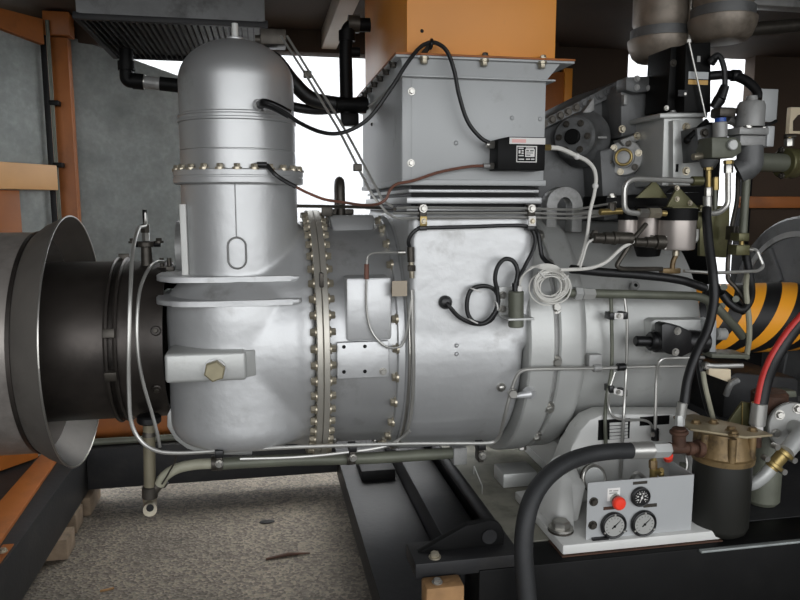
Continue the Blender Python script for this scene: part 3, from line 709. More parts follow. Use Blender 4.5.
MB().hexn(g1, (-1, 0, 0), .013, .018).build('cable_gland', steel, I); MB().cyl(g1-V((.018, 0, 0)), g1-V((.026, 0, 0)), .010).build('cable_gland', steel, I)
MB().hexn(g2, (-1, 0, 0), .011, .014).build('cable_gland', steel, I); MB().cyl(g2-V((.014, 0, 0)), g2-V((.035, 0, 0)), .008).build('cable_gland', midcast, I)
MB().cyl(g3, g3+V((.02, 0, 0)), .009).build('cable_gland', brass, I); MB().hexn(g3+V((.012, 0, 0)), (1, 0, 0), .011, .022).build('gland_nut', brass, I)
# ================================================================== IGNITION CABLE, BLACK, DUCT TOP TO VESSEL
lt = lidS+lidN*.012
pipe('ignition_cable', 'black ignition cable arching from the vessel over the duct edge to the ignition box', 'cable',
     [lt+lidN*.05, (281, 110, 2.36), (300, 123, 2.34), (325, 133, 2.27), (345, 132, 2.24), (368, 119, 2.22), (390, 90, 2.21), (408, 62, 2.22), (422, 46, 2.24), (434, 42.5, 2.245), (446, 50, 2.235), (454, 70, 2.23), (459, 95, 2.23), (468, 122, 2.235), (481, 138, 2.24), (492, 144.5, 2.245), g1-V((.026, 0, 0))], .0066, rubber, n=8)
S = thing('spark_plug_lead', 'black plug cap pushed on the round boss of the domed lid', 'plug', lt)
MB().cyl(lidS, lidS+lidN*.02, .013).build('plug_body', steel, S)
d = (at(281, 110, 2.36)-lt).normalized()
m = MB(); m.tube(spline([lt-lidN*.002, lt+lidN*.035, lt+lidN*.045+V((.03, 0, -.012)), lt+lidN*.046+V((.075, .0, -.035))]), .015, 10); m.build('cap', plastic, S)
S = thing('cable_clamp', 'small black clamp holding the ignition cable on the duct edge', 'clamp', at(430, 50, 2.25))
c = at(431, 44, 2.25); MB().torus(c, (1, 0, -.1), .013, .005, 20, 8).build('loop', plastic, S)
m = MB(); m.hexa([(c.x-.03, 2.262, zf+.0075), (c.x-.008, 2.262, zf+.0075), (c.x-.008, 2.275, zf+.0075), (c.x-.03, 2.275, zf+.0075), (c.x-.01, 2.245, c.z), (c.x+.008, 2.245, c.z), (c.x+.008, 2.258, c.z), (c.x-.01, 2.258, c.z)], .002); m.build('bracket', boltdark, S)
# red-brown wire along the duct front to the vessel flange
pipe('thermocouple_wire', 'red brown wire running from the ignition box past the duct corner to the vessel flange', 'wire',
     [g2-V((.035, 0, 0)), (470, 166.5, 2.255), (440, 172, 2.26), (412, 181, 2.262), (397, 184, 2.26), (390, 190, 2.25), (386, 199, 2.25), (378, 204, 2.26), (362, 205, 2.32), (345, 202.5, 2.40), (325, 199.5, 2.42), (308, 193, 2.42), (296, 187, 2.41)], .0048, redcopper, n=8)
S = thing('thermocouple_probe', 'black thermocouple lead end lying on the vessel flange', 'probe', at(262, 168, 2.43))
z = zf1; c0 = at(257, 167.5, 2.42); c0.z = z+.012; c1 = at(267, 169, 2.42); c1.z = z+.012
MB().cyl(c0, c1, .010).build('head', plastic, S)
m = MB(); m.tube(spline([c1, at(276, 175, 2.40), at(285, 181, 2.405), at(296, 187, 2.41)]), .0075, 8); m.build('sleeve', plastic, S)
# thin black line left of the lifting eye
pipe('sense_line', 'thin dark horizontal line passing behind the lifting eye to the duct', 'pipe', [(297, 206, 2.62), (330, 206.5, 2.64), (375, 207.5, 2.5), (395, 209, 2.30)], .006, boltdark)
m = MB(); c = at(327, 211, 2.64); m.box(c.x-.02, c.x+.02, 2.63, 2.65, c.z-.02, c.z+.015, .003); m.cyl(c+V((0, .01, -.02)), c+V((0, .01, -.06)), .006)
tag(m.build('line_clip', boltdark), 'small dark clip on the thin line left of the lifting eye', 'clip')
# ================================================================== SENSE TUBES OVER THE NECK WITH CLIPS
YS = 2.268
for i, (yl, yr, lab, xa) in enumerate(((207.5, 208.5, 'uppermost of three thin steel tubes across the intake neck', 397), (213, 213, 'middle of three thin steel tubes across the intake neck', 393), (218, 217.5, 'lowest of three thin steel tubes, rising steeply beside the duct', 0))):
    Lp = [(422, yl, YS), (470, (yl+yr)/2, YS), (531, yr, YS), (572, yr+1, 2.30), (590, yr-1.5+.5*i, 2.33), (616, yr-6+i, 2.36)]
    if i < 2: Lp = [(xa, yl+.3, YS)]+Lp; pipe('sense_tube', lab, 'tube', Lp, .0042, tubem, n=5, group='thin tubes across the intake neck')
    else:
        Lp = [(281, 36, 2.62), (306, 75, 2.52), (340, 132, 2.38), (372, 195, 2.27), (388, 214, 2.258), (396, 218.5, YS)]+Lp
        pipe('sense_tube', lab, 'tube', Lp, .0042, tubem, bend=.03, group='thin tubes across the intake neck')
pipe('sense_tube', 'second thin steel tube slanting down beside the grey duct', 'tube', [(287, 36, 2.62), (310, 73, 2.52), (345, 130, 2.38), (379, 193, 2.275), (383, 200, 2.272), (393, 207, YS)], .0042, tubem, n=6)
for (x, y) in ((306, 75), (356, 168)):
    c = at(x+1.5, y-.5, 2.53 if x < 330 else 2.315); m = MB(); m.box(c.x-.014, c.x+.014, c.y-.010, c.y+.010, c.z-.012, c.z+.012, .003)
    m.hexn(c+V((-.006, -.01, -.005)), (0, -1, 0), .007, .008)
    tag(m.build('tube_clip', boltdark), 'small dark clip joining the two slanting tubes, '+('upper one near the roof' if x < 330 else 'lower one beside the duct'), 'clip', 'clips on the slanting tubes')
for j, (x, lab) in enumerate(((422.5, 'dark tube clip with brass tab at the left of the intake neck'), (530.5, 'dark tube clip with pale tab at the right of the intake neck'))):
    K = thing('tube_clamp', lab, 'clamp', at(x, 225, YS))
    a, b = at(x-3.5, 204, YS), at(x+3.5, 221 if j == 0 else 216, YS); MB().box(a.x, b.x, YS-.012, 2.292, b.z, a.z, .003).build('rubber_block', boltdark, K)
    c = at(x, 208.5, YS); bolt(K, V((c.x, YS-.012, c.z)), (0, -1, 0), .010, .010, steel)
    a, b = at(x-3.5, 216, YS), at(x+3.5, 226, YS); m = MB()
    m.box(a.x, b.x, YS-.018, YS-.010, b.z, a.z, .002); o = m.build('tab', brass if j == 0 else labelw, K)
    c = at(x, 221, YS); bolt(K, V((c.x, YS-.018, c.z)), (0, -1, 0), .007, .007, nutm)
    a, b = at(x-4, 226, YS), at(x+4, 230.5, YS); MB().box(a.x, b.x, YS-.012, 2.292, b.z, a.z, .003).build('cable_loop', plastic, K)
pipe('sensor_cable', 'black cable along the top of the intake casing, hanging down both sides', 'cable',
     [(410, 248, 2.29), (408.5, 242, 2.283), (411, 235, 2.277), (418, 229, 2.272), (425, 228, 2.27), (470, 226.8, 2.27), (520, 225.5, 2.27), (530, 228, 2.268), (535, 238, 2.265), (533, 250, 2.26), (526, 264, 2.25), (519, 278, 2.245), (517, 286, 2.242)], .0066, rubber, n=7)
pipe('sensor_cable', 'short black cable branching from the right clip behind the casing ring', 'cable', [(533, 229, 2.268), (538, 233, 2.272), (540, 245, 2.268), (543, 258, 2.255), (556, 268, 2.21)], .0075, rubber, n=7)
# ================================================================== LOUVRED BOX, TOP LEFT
zl0 = 2.3; n0, n1 = onz(75, 18, zl0), onz(118, 58, zl0)
L = thing('louvred_box', 'dark grey air box with louvred underside hanging above the domed vessel', 'box', (-.33, 3.3, zl0))
xb0, xb1 = -.675, .03; yb0, yb1 = 2.985, 3.72
m = MB(); m.box(xb0, xb1, yb0, yb1, zl0+.023, 2.555); m.build('case', darkcast, L)
m = MB(); m.box(xb0-.012, xb1+.012, yb0-.012, yb0+.01, zl0, zl0+.022, .002); m.box(xb0-.012, xb1+.012, yb1-.01, yb1+.012, zl0, zl0+.03, .002)
m.box(xb0-.012, xb0+.01, yb0, yb1, zl0, zl0+.03, .002); m.box(xb1-.01, xb1+.012, yb0, yb1, zl0, zl0+.03, .002); m.build('bottom_frame', skidm, L)
for i in range(28):
    x = xb0+.02+i*.0245
    MB().box(x, x+.004, yb0+.011, yb1-.011, zl0+.003, zl0+.026).build('louvre', skidm, L)
# black elbow drain under it
E_ = thing('drain_elbow', 'black threaded elbow and grey union under the louvred box', 'pipe', at(128, 88, 3.5))
ye = 3.5
m = MB(); m.tube(rounded([V((at(126.5, 57, ye).x, ye, zl0+.002)), at(126.5, 81, ye), at(137, 82, ye)], .05, 8), .030, 14); m.build('elbow', black, E_)
a = at(126.5, 66, ye); MB().cyl(a+V((0, 0, -.02)), a+V((0, 0, .02)), .038).build('collar', black, E_)
a, b = at(133, 81, ye), at(144, 82, ye); MB().cyl(a, b, .036, seg=20).build('collar', black, E_)
a, b = at(144, 82, ye), at(160, 84, ye); MB().cyl(a, b, .029).build('union', midcast, E_)
a, b = at(143, 81.8, ye), at(145, 82.1, ye); MB().cyl(a, b, .033).build('union_ring', steel, E_)
a, b = at(160, 83.5, ye), at(200, 88, ye); MB().cyl(a, b, .032).build('hose_end', black, E_)
# black hoses and pipe behind the vessel
pipe('drain_hose', 'thick black hose sagging from the dome top behind to the standing pipe', 'hose', [(262, 55, 3.0), (275, 60, 3.0), (293, 82, 3.0), (310, 98, 3.0), (330, 103, 3.0), (350, 105, 3.0), (366, 103, 3.02)], .030, rubber, n=8, seg=14)
pipe('drain_hose', 'black hose behind the vessel at the height of the cable, lower of two', 'hose', [(250, 95, 3.06), (290, 106, 3.06), (315, 110, 3.06), (345, 108, 3.06), (350, 107, 3.06)], .020, rubber, n=8, seg=12)
E_ = thing('standing_pipe', 'black pipe with elbows standing left of the ducts', 'pipe', at(348, 120, 2.96))
m = MB(); m.tube(rounded([at(370, 25, 2.96), at(347, 25, 2.96), at(345.5, 50, 2.96), at(347, 122, 2.96)], .07, 8), .027, 14); m.build('riser', black, E_)
a = at(353, 24, 2.96); MB().cyl(a+V((-.02, 0, 0)), a+V((.025, 0, 0)), .034).build('collar', boltdark, E_)
a = at(347, 36, 2.96); MB().cyl(a+V((0, 0, -.02)), a+V((0, 0, .02)), .034).build('collar', black, E_)
a = at(351, 52, 2.96); MB().cyl(a, a+V((.035, 0, 0)), .02).build('stub', black, E_)
a = at(349, 105, 2.95); MB().cyl(a+V((-.05, 0, 0)), a+V((.07, 0, 0)), .032).build('tee', black, E_)
a = at(346, 121, 2.95); m = MB(); m.box(a.x-.02, a.x+.05, 2.92, 2.98, a.z-.02, a.z+.03, .006); m.build('bracket', black, E_)
# dark fittings at the roof beside the dome
m = MB(); c = at(268, 38, 2.95); m.box(c.x-.03, c.x+.07, 2.92, 3.02, c.z-.03, c.z+.03, .004); m.cyl(c+V((-.05, 0, -.01)), c+V((0, 0, -.01)), .02)
tag(m.build('pipe_bracket', boltdark), 'dark pipe bracket under the louvred box, right of the dome', 'bracket')
# ================================================================== ACCESSORY CASING BEHIND, UPPER RIGHT
A = thing('accessory_casing', 'dark grey cast accessory casing with sloped bolted flange behind the intake duct', 'casing', at(600, 215, 2.8))
YA = 2.80
def poly(P, Y): return [at(x, y, Y) for x, y in P]
m = MB(); m.prism(poly([(538, 221), (538, 128), (610, 98), (624, 92), (667, 92), (667, 221)], YA), (0, .35, 0), .01); m.build('housing', darkcast, A)
m = MB(); m.prism(poly([(538, 122), (618, 81), (626, 80), (626, 92), (614, 96), (538, 132)], YA-.04), (0, .40, 0), .004); m.build('sloped_flange', darkcast, A)
for k in range(10):
    t = k/9; c = at(544+t*72, 123.5-t*36, YA-.042); bolt(A, c, (0, -1, 0), .013, .009, boltdark if k < 5 else darkcast)
m = MB(); m.prism(poly([(621, 92), (625, 82), (662, 82), (666, 88), (666, 128), (645, 132), (621, 138)], YA-.16), (0, .2, 0), .012); m.build('side_cover', darkcast, A)
m = MB(); m.prism(poly([(626, 77), (652, 76), (652, 91), (636, 93), (626, 90)], YA-.20), (0, .08, 0), .006); m.build('cap_block', darkcast, A)
for (x, y) in ((637, 78.5), (637, 87.5), (649, 88)): bolt(A, at(x, y, YA-.20), (0, -1, 0), .009, .008, midcast)
a = at(624, 100, YA-.17); m = MB(); m.box(a.x-.008, a.x+.008, YA-.185, YA-.16, a.z-.02, a.z+.02, .004); m.build('handle', midcast, A)
# drive cone with hub
c0, c1 = at(572, 137, YA-.12), at(604, 138, YA-.02)
m = MB(); m.lathe([(0, .035), (0, .075), (.012, .085), (.05, .088), (.075, .10), (.12, .115), (.12, .05)], o=V((c0.x, YA-.13, c0.z)), ax=(.7, .75, 0), seg=40); m.build('bearing_housing', darkcast, A)
ax = V((.7, .75, 0)).normalized(); o = V((c0.x, YA-.13, c0.z))
MB().cyl(o-ax*.02, o+ax*.01, .030, seg=24, bev=.004).build('hub', black, A)
for k in range(6):
    d, p, q = frame(ax); a = 2*PI*k/6; bolt(A, o+(p*math.cos(a)+q*math.sin(a))*.058, -ax, .010, .01, boltdark)
m = MB(); m.prism(poly([(574, 118), (587, 100), (588, 112), (580, 116)], YA-.02), (0, -.06, 0), .003); m.build('rib', midcast, A)
m = MB(); a, b = at(584, 136, YA-.15), at(606, 139, YA-.15); m.box(a.x, b.x, YA-.16, YA, b.z, a.z, .003); m.build('rib', midcast, A)
m = MB(); m.prism(poly([(620, 140), (668, 123), (670, 130), (624, 146)], YA-.19), (0, .06, 0), .004); m.build('lower_flange', midcast, A)
for (x, y) in ((622, 130), (637, 137), (650, 134), (665, 130), (615, 118), (617, 124)): bolt(A, at(x, y-1, YA-.19 if x > 620 else YA-.04), (0, -1, 0), .011, .012, nutm)
m = MB(); m.prism(poly([(600, 150), (621, 146), (668, 132), (672, 188), (640, 215), (604, 221)], YA-.16), (0, .2, 0), .01); m.build('gear_case', darkcast, A)
m = MB(); m.prism(poly([(638, 146), (655, 138), (668, 153), (647, 178)], YA-.185), (0, .03, 0), .004); m.build('access_plate', midcast, A)
c = at(625, 158, YA-.16)
ax = V((-.55, -.8, 0)).normalized()
m = MB(); m.lathe([(-.02, .07), (.02, .07), (.024, .066), (.024, .04), (.05, .04), (.052, .034)], o=c, ax=ax, seg=32); m.build('shaft_flange', midcast, A)
m = MB(); d_, p_, q_ = frame(ax); m.torus(c+ax*.052, ax, .030, .006, 28, 8); m.build('bearing_ring', brass, A, 60)
for k in range(6):
    a = 2*PI*k/6+.3; bolt(A, c+ax*.024+(p_*math.cos(a)+q_*math.sin(a))*.056, ax, .010, .012, nutm if k % 2 else boltdark)
for (x, y) in ((657, 157), (667, 155)): bolt(A, at(x, y, YA-.187), (0, -1, 0), .014, .016, nutm if x > 660 else boltdark)
# dark deck of machinery in front (mount plate above filters)
m = MB(); m.prism(poly([(606, 196), (700, 192), (700, 206), (606, 210)], 2.50), (0, .2, 0), .004); tag(m.build('mount_rail', black), 'black mounting rail above the round oil filters', 'rail')
# ================================================================== COLUMN + STARTER CONTROLLER
Kc = thing('drive_column', 'light grey ribbed cast column under the black actuator box', 'column', at(685, 188, 2.5))
m = MB(); m.prism(poly([(664, 117), (668, 112), (702, 112), (704, 118), (704, 186), (662, 186)], 2.44), (0, .25, 0), .008); m.build('block', castpale, Kc)
m = MB(); m.prism(poly([(673, 120), (681, 120), (681, 185), (673, 185)], 2.41), (0, .04, 0), .004); m.build('rib', castpale, Kc)
m = MB(); m.prism(poly([(660, 113), (708, 112), (708, 117), (660, 118)], 2.42), (0, .28, 0), .004); m.build('top_flange', castpale, Kc)
for x in (673, 699): bolt(Kc, at(x, 112.5, 2.46), (0, 0, 1), .010, .008, midcast)
a, b = at(676, 164, 2.409), at(678, 172, 2.409); MB().box(a.x, b.x, 2.407, 2.412, b.z, a.z).build('slot', black, Kc)
for (x, y) in ((686, 171), (686, 127)): bolt(Kc, at(x, y, 2.44), (0, -1, 0), .012, .012, nutm)
S = thing('actuator_box', 'tall black electric actuator box with white and gold label plates', 'actuator', at(690, 112, 2.5))
m = MB(); m.prism(poly([(686, 43.5), (711, 42), (711, 112), (684, 112)], 2.40), (0, .22, 0), .004); m.build('case', black, S)
m = MB(); m.prism(poly([(671, 47), (687, 45), (685, 110), (667, 110)], 2.46), (0, .16, 0), .004); m.build('side_case', black, S)
def plateS(x0, y0, x1, y1, Y, mm, name, par, th=.002):
    p, q = at(x0, y0, Y), at(x1, y1, Y); return MB().box(p.x, q.x, Y-th, Y+.0005, q.z, p.z).build(name, mm, par)
plateS(688.5, 71.5, 708, 79.5, 2.40, ductgrey, 'label_plate', S); plateS(688, 79.7, 707.5, 85, 2.40, labelgold, 'label_plate', S)
plateS(697, 56, 700, 62, 2.40, midcast, 'latch', S); plateS(678, 90, 687, 96.5, 2.40, skidm, 'latch', S)
bolt(S, at(684.5, 94, 2.40), (0, -1, 0), .006, .006, steel); bolt(S, at(673.5, 63, 2.46), (0, -1, 0), .010, .008, boltdark)
bolt(S, at(666.5, 108, 2.46), (0, -1, 0), .007, .008, steel)
pipe('pull_cord', 'thin grey wire stretched slanting across the black actuator box', 'wire', [(689, 42, 2.385), (693, 60, 2.385), (706, 118, 2.38)], .0035, tubem)
pipe('plug_cable', 'black cable curving from the actuator box down to a plug', 'cable', [(709, 62, 2.38), (718, 55, 2.37), (724, 68, 2.37), (725, 87, 2.37)], .010, rubber, n=8)
t = thing('cable_plug', 'black angled plug at the end of the actuator cable', 'plug', at(716, 105, 2.38))
MB().cyl(at(711, 62, 2.39), at(716, 57, 2.37), .018, .012).build('upper_boot', plastic, t)
m = MB(); m.cyl(at(725, 86, 2.37), at(720, 99, 2.37), .016, .020); m.cyl(at(720, 99, 2.37), at(714, 108, 2.38), .022, .018); m.build('boot', plastic, t)
pipe('power_cable', 'thick black cable arching from the actuator box to the grey solenoid', 'cable', [(709, 76, 2.46), (722, 75, 2.44), (735, 76, 2.40), (748, 82, 2.36), (757, 92, 2.33), (757, 100, 2.32)], .017, rubber, n=8, seg=12)
m = MB(); c = at(735.5, 75.5, 2.40); m.cyl(c+V((-.018, 0, 0)), c+V((.018, 0, 0)), .021, bev=.004); tag(m.build('cable_tie', plastic), 'black tie on the thick arching cable', 'tie')
# ================================================================== SOLENOID VALVE GROUP
Q = thing('solenoid_valve', 'grey cylindrical solenoid on a square flanged valve body', 'valve', at(750, 180, 2.3))
a, b = at(750, 127, 2.30), at(751, 98, 2.30); MB().lathe([(0, .04), (0, .047), (.075, .047), (.088, .040), (.092, .02), (.108, .018)], o=a, ax=(0, 0, 1), seg=32).build('coil_housing', midcast, Q)
a, b = at(739, 127, 2.26), at(768, 135, 2.26); MB().box(a.x, b.x, 2.255, 2.35, b.z, a.z, .004).build('top_flange', midcast, Q)
a, b = at(741, 135, 2.26), at(766, 146, 2.26); MB().box(a.x, b.x, 2.262, 2.345, b.z, a.z, .004).build('valve_body', midcast, Q)
a, b = at(766, 126, 2.27), at(772, 147, 2.27); MB().box(a.x, b.x, 2.26, 2.34, b.z, a.z, .004).build('side_plate', ductgrey, Q)
m = MB(); m.tube(rounded([at(750, 146, 2.30), at(750, 166, 2.30), at(738, 172, 2.32)], .06, 8), .045, 18); m.build('elbow', darkcast, Q)
bolt(Q, at(748, 127, 2.258), (0, 0, 1), .012, .006, steel)
for (x, y) in ((742, 129), (764, 129)): bolt(Q, at(x, y, 2.27), (0, 0, 1), .008, .008, steel)
pipe('solenoid_wire', 'short thin black wire at the foot of the solenoid', 'wire', [(763, 125, 2.30), (770, 124, 2.30), (776, 121, 2.32)], .006, rubber)
m = MB(); m.box(at(757, 88, 2.5).x, at(777, 88, 2.5).x, 2.49, 2.50, at(760, 122, 2.5).z, at(760, 89, 2.5).z, .002); m.build('shield_plate', ductgrey, Q)
# valve block
Vb = thing('valve_block', 'dark hydraulic valve block with round silver cap and blue collar', 'valve', at(715, 165, 2.3))
m = MB(); m.prism(poly([(697, 128), (713, 124), (713, 160), (699, 162)], 2.34), (0, .12, 0), .005); m.build('left_block', darkcast, Vb)
m = MB(); m.prism(poly([(712, 137), (736, 137), (742, 143), (742, 152), (734, 158), (712, 158)], 2.26), (0, .1, 0), .006); m.build('main_block', pipegreen, Vb)
c = at(731.5, 145, 2.258); MB().cyl(c+V((0, .004, 0)), c+V((0, -.012, 0)), .019, seg=28, bev=.003).build('round_cap', castpale, Vb)
a, b = at(720, 138, 2.30), at(720, 122, 2.30); MB().cyl(a, b, .025, bev=.003).build('turret', midcast, Vb)
a, b = at(720.5, 122, 2.30), at(720.5, 118, 2.30); MB().cyl(a, b, .019).build('blue_collar', bluem, Vb)
a, b = at(722, 118, 2.32), at(722, 108, 2.32); m = MB(); m.box(a.x-.03, a.x+.035, 2.29, 2.35, a.z, b.z, .008); m.build('connector', boltdark, Vb)
a = at(735, 111, 2.32); MB().cyl(at(726, 112, 2.32), at(742, 110, 2.32), .010).build('arm', boltdark, Vb)
m = MB(); m.tube(spline([at(728, 118, 2.36), at(738, 124, 2.36), at(737, 136, 2.36)]), .018, 10); m.build('knuckle', midcast, Vb)
for (x, y) in ((704, 133), (702, 143), (700, 156), (706, 152)): bolt(Vb, at(x, y, 2.34), (0, -1, 0), .012, .012, boltdark if y < 150 else nutm)
m = MB(); m.cyl(at(707, 121, 2.36), at(687, 139, 2.36), .010); m.sphere(at(687, 140, 2.36), .014); m.build('lever', black, Vb)
MB().cyl(at(703, 156, 2.32), at(693, 157, 2.32), .012).build('stub', nutm, Vb)
m = MB(); m.cyl(at(709, 160, 2.31), at(708, 168, 2.31), .035, .022); m.build('lower_boss', darkcast, Vb)
# brass fittings below the block
t = thing('hose_fitting', 'yellow brass fitting with pale blue steel hose end above the long black hose', 'fitting', at(707, 212, 2.22))
def vcyl(t, x, ya, yb, Y, r, mm, name='ferrule', hexa=False, x2=None):
    a, b = at(x if x2 is None else x2, yb, Y), at(x, ya, Y)
    if hexa: return MB().hexn(a, b-a, r, (b-a).length).build(name, mm, t)
    return MB().cyl(a, b, r, bev=min(.002, r*.2)).build(name, mm, t)
vcyl(t, 708.5, 167, 170, 2.22, .014, brass, 'cap', True); vcyl(t, 708.5, 170, 188, 2.22, .009, brass, 'stem'); vcyl(t, 708.5, 187, 196, 2.22, .013, bluem if 0 else steel, 'nut', True); vcyl(t, 707.5, 196, 213, 2.22, .0145, tubem)
t = thing('brass_plug', 'short brass plug just right of the yellow hose fitting', 'fitting', at(716, 212, 2.26))
vcyl(t, 716, 177, 190, 2.26, .011, brass, 'nut', True); vcyl(t, 715, 190, 210, 2.26, .007, pipegreen, 'stem')
pipe('bent_tube', 'bent grey tube dropping from a brass topped union to the olive tee', 'tube', [(728, 172, 2.24), (728, 205, 2.24), (719, 213, 2.24), (704, 214, 2.24)], .010, tubem, bend=.05, seg=10)
t = thing('union_nut', 'steel union nut with brass cap on the bent grey tube', 'nut', at(728, 173, 2.24))
vcyl(t, 728.5, 160, 164, 2.24, .017, brass, 'cap', True); vcyl(t, 728.5, 164, 173, 2.24, .016, steel, 'nut', True)
t = thing('tee_fitting', 'olive tee fitting at the head of the long black hose', 'fitting', at(700, 228, 2.26))
m = MB(); m.prism(poly([(694, 212), (712, 211), (708, 219), (703, 222), (701, 229), (697, 229), (697, 221)], 2.25), (0, .03, 0), .003); m.build('body', olive, t)
m = MB(); m.tube(spline([at(697, 229, 2.265), at(696, 240, 2.265), at(690, 243, 2.265)]), .008); m.build('tube', tubem, t)
# upright grey rod and olive junction blocks
t = thing('standpipe', 'upright dark grey pipe from the valve elbow down to an olive junction block', 'pipe', at(745, 255, 2.3))
a, b = at(743, 235, 2.30), at(747, 170, 2.30); MB().cyl(a, b, .014, seg=14).build('pipe', pipegreen, t)
a, b = at(737.5, 233, 2.28), at(747.5, 241, 2.28); MB().box(a.x, b.x, 2.27, 2.32, b.z, a.z, .003).build('junction_block', olive, t)
a, b = at(735, 245, 2.28), at(748, 255, 2.28); MB().box(a.x, b.x, 2.27, 2.32, b.z, a.z, .003).build('junction_block', olive, t)
vcyl(t, 741.5, 240, 246, 2.295, .008, brass, 'nipple'); MB().cyl(at(747, 249, 2.29), at(752, 250, 2.29), .008).build('nipple', steel, t)
pipe('bent_tube', 'thin steel tube looping right from the olive junction and back', 'tube', [(751, 249, 2.29), (757, 250, 2.29), (764, 267, 2.27), (758, 271, 2.26), (715, 273, 2.22), (684, 271, 2.22)], .006, tubem, bend=.03)
pipe('dark_tube', 'dark vertical tube left of the white gap beneath the valve block', 'tube', [(738, 172, 2.36), (737, 200, 2.36), (731, 232, 2.36), (728, 278, 2.34), (736, 288, 2.32), (746, 304, 2.30)], .008, boltdark, n=6)
MB_ = MB(); a, b = at(729, 226, 2.36), at(735, 240, 2.36); MB_.box(a.x, b.x, 2.33, 2.38, b.z, a.z, .004); tag(MB_.build('tube_block', boltdark), 'small dark block clamped on the dark vertical tube', 'block')
# olive plate and brackets
m = MB(); m.prism(poly([(700, 205), (730, 206), (729, 258), (700, 256)], 2.42), (0, .02, 0), .003); tag(m.build('mount_plate', olive), 'brown olive plate behind the head of the long black hose', 'plate')
m = MB(); m.prism(poly([(667, 207), (678, 186), (699, 208)], 2.36), (0, .012, 0), .002)
t = tag(m.build('filter_bracket', olive), 'brown triangular bracket above the right oil filter', 'bracket')
a, b = at(668, 203, 2.27), at(698, 208.5, 2.27); MB().hexa([(a.x, 2.24, b.z), (b.x, 2.24, b.z), (b.x-.01, 2.36, b.z), (a.x, 2.36, b.z), (a.x, 2.24, b.z+.005), (b.x, 2.24, b.z+.005), (b.x-.01, 2.36, b.z+.005), (a.x, 2.36, b.z+.005)]).build('shelf', olive, t)
for (x, y) in ((677, 188), (677, 199), (690, 203)): bolt(t, at(x, y, 2.358), (0, -1, 0), .007, .008, nutm)
m = MB(); m.prism(poly([(636, 198), (655, 180), (668, 198)], 2.40), (0, .012, 0), .002); tag(m.build('filter_bracket', olive), 'green olive triangular bracket behind, left of the brown one', 'bracket')
# round oil filters
def cup(lab, x, ya, yb, rpx, Y):
    t = thing('oil_filter', lab, 'filter', at(x, yb, Y), 'round filters under the mounting rail')
    a, b = at(x, yb, Y), at(x, ya, Y); r = at(x+rpx, yb, Y).x-a.x; h = (b-a).length
    MB().lathe([(0, r*.7), (.004, r*.97), (.012, r), (h*.72, r), (h*.72, r*.9)], o=a, ax=(0, 0, 1), seg=40).build('bowl', steel if 0 else lampm, t)
    MB().lathe([(h*.71, r*.95), (h*.71, r*1.06), (h*.98, r*1.06), (h, r*.9)], o=a, ax=(0, 0, 1), seg=40).build('head', black, t)
    return t, a, r
lampm = mat('brushed_bowl', (172, 164, 158), .38, .6, .05, 8)
t, a, r = cup('large silver oil filter bowl with black head under the brown bracket', 676, 208, 250, 16, 2.26)
MB().cyl(a+V((0, 0, -.02)), a+V((0, 0, .002)), .012).build('drain_plug', nutm, t)
m = MB(); c = at(672, 268, 2.26); m.tube(spline([a+V((0, 0, -.02)), at(673, 262, 2.26), at(672, 271, 2.26)]), .009); m.box(c.x-.04, c.x+.03, 2.25, 2.28, c.z-.02, c.z+.0, .004); m.build('drain_valve', brownmetal, t)
t, a, r = cup('middle silver oil filter bowl half hidden behind the plug connectors', 648, 206, 245, 12, 2.34)
MB().cyl(at(648, 246, 2.34), at(648, 256, 2.34), .05, .04).build('base_cap', black, t)
t, a, r = cup('small silver oil filter bowl, leftmost of the three', 627, 212, 239, 8.5, 2.32)
# tube loop left of the filters
pipe('bent_tube', 'grey tube bent in a U left of the oil filters', 'tube', [(694, 181, 2.20), (624, 178.5, 2.20), (624.5, 212, 2.20), (640, 213.5, 2.20)], .0095, tubem, bend=.06, seg=10)
t = thing('tube_union', 'steel union joining the lower end of the U shaped tube to the filter', 'fitting', at(650, 213, 2.20))
a, b, c, d = at(639, 213, 2.2), at(648, 213, 2.2), at(660, 213, 2.2), at(666, 213.5, 2.2)
MB().hexn(a, b-a, .017, (b-a).length).build('nut', steel, t); MB().hexn(b, c-b, .019, (c-b).length).build('nut', nutm, t); MB().cyl(c, d, .010).build('nipple', brass, t)
MB().cyl(at(692, 181, 2.2), at(702, 181, 2.2), .016).build('elbow_end', olive, t)
# plug connectors
t = thing('plug_connector', 'black ribbed round plug connector, left one of two beneath the filters', 'plug', at(610, 240, 2.14))
for (xa, xb, r) in ((593, 603, .017), (603, 612, .020), (612, 616, .023), (616, 632, .020)):
    a, b = at(xa, 238, 2.14), at(xb, 238.5, 2.14); MB().cyl(a, b, r, seg=18, bev=.002).build('barrel', boltdark, t)
t = thing('plug_connector', 'black ribbed round plug connector fixed to the large silver filter bowl', 'plug', at(652, 242, 2.14))
for (xa, xb, r) in ((634, 645, .015), (645, 655, .018), (655, 664, .024)):
    a, b = at(xa, 242, 2.14), at(xb, 242.5, 2.14); MB().cyl(a, b, r, seg=18, bev=.002).build('barrel', boltdark, t)
m = MB(); a, b = at(663, 236, 2.14), at(664.5, 249, 2.14); m.box(a.x, b.x, 2.13, 2.22, b.z, a.z); m.build('end_plate', steel, t)
pipe('signal_wire', 'white wire rising from the coil to the right plug connector', 'wire', [(560, 270, 2.14), (590, 268, 2.14), (606, 262, 2.14), (622, 248, 2.13), (634, 241.5, 2.14)], .006, whitewire, n=7)
pipe('signal_wire', 'short white wire leaving the left plug connector', 'wire', [(594, 239, 2.14), (588, 243, 2.14), (583, 258, 2.13), (580, 268, 2.12)], .004, whitewire)
pipe('strut', 'dark bent lever strap below the plug connectors', 'strap', [(646, 224, 2.20), (634, 238, 2.18), (616, 266, 2.18), (622, 269, 2.18), (662, 269, 2.2)], .008, boltdark, bend=.02)
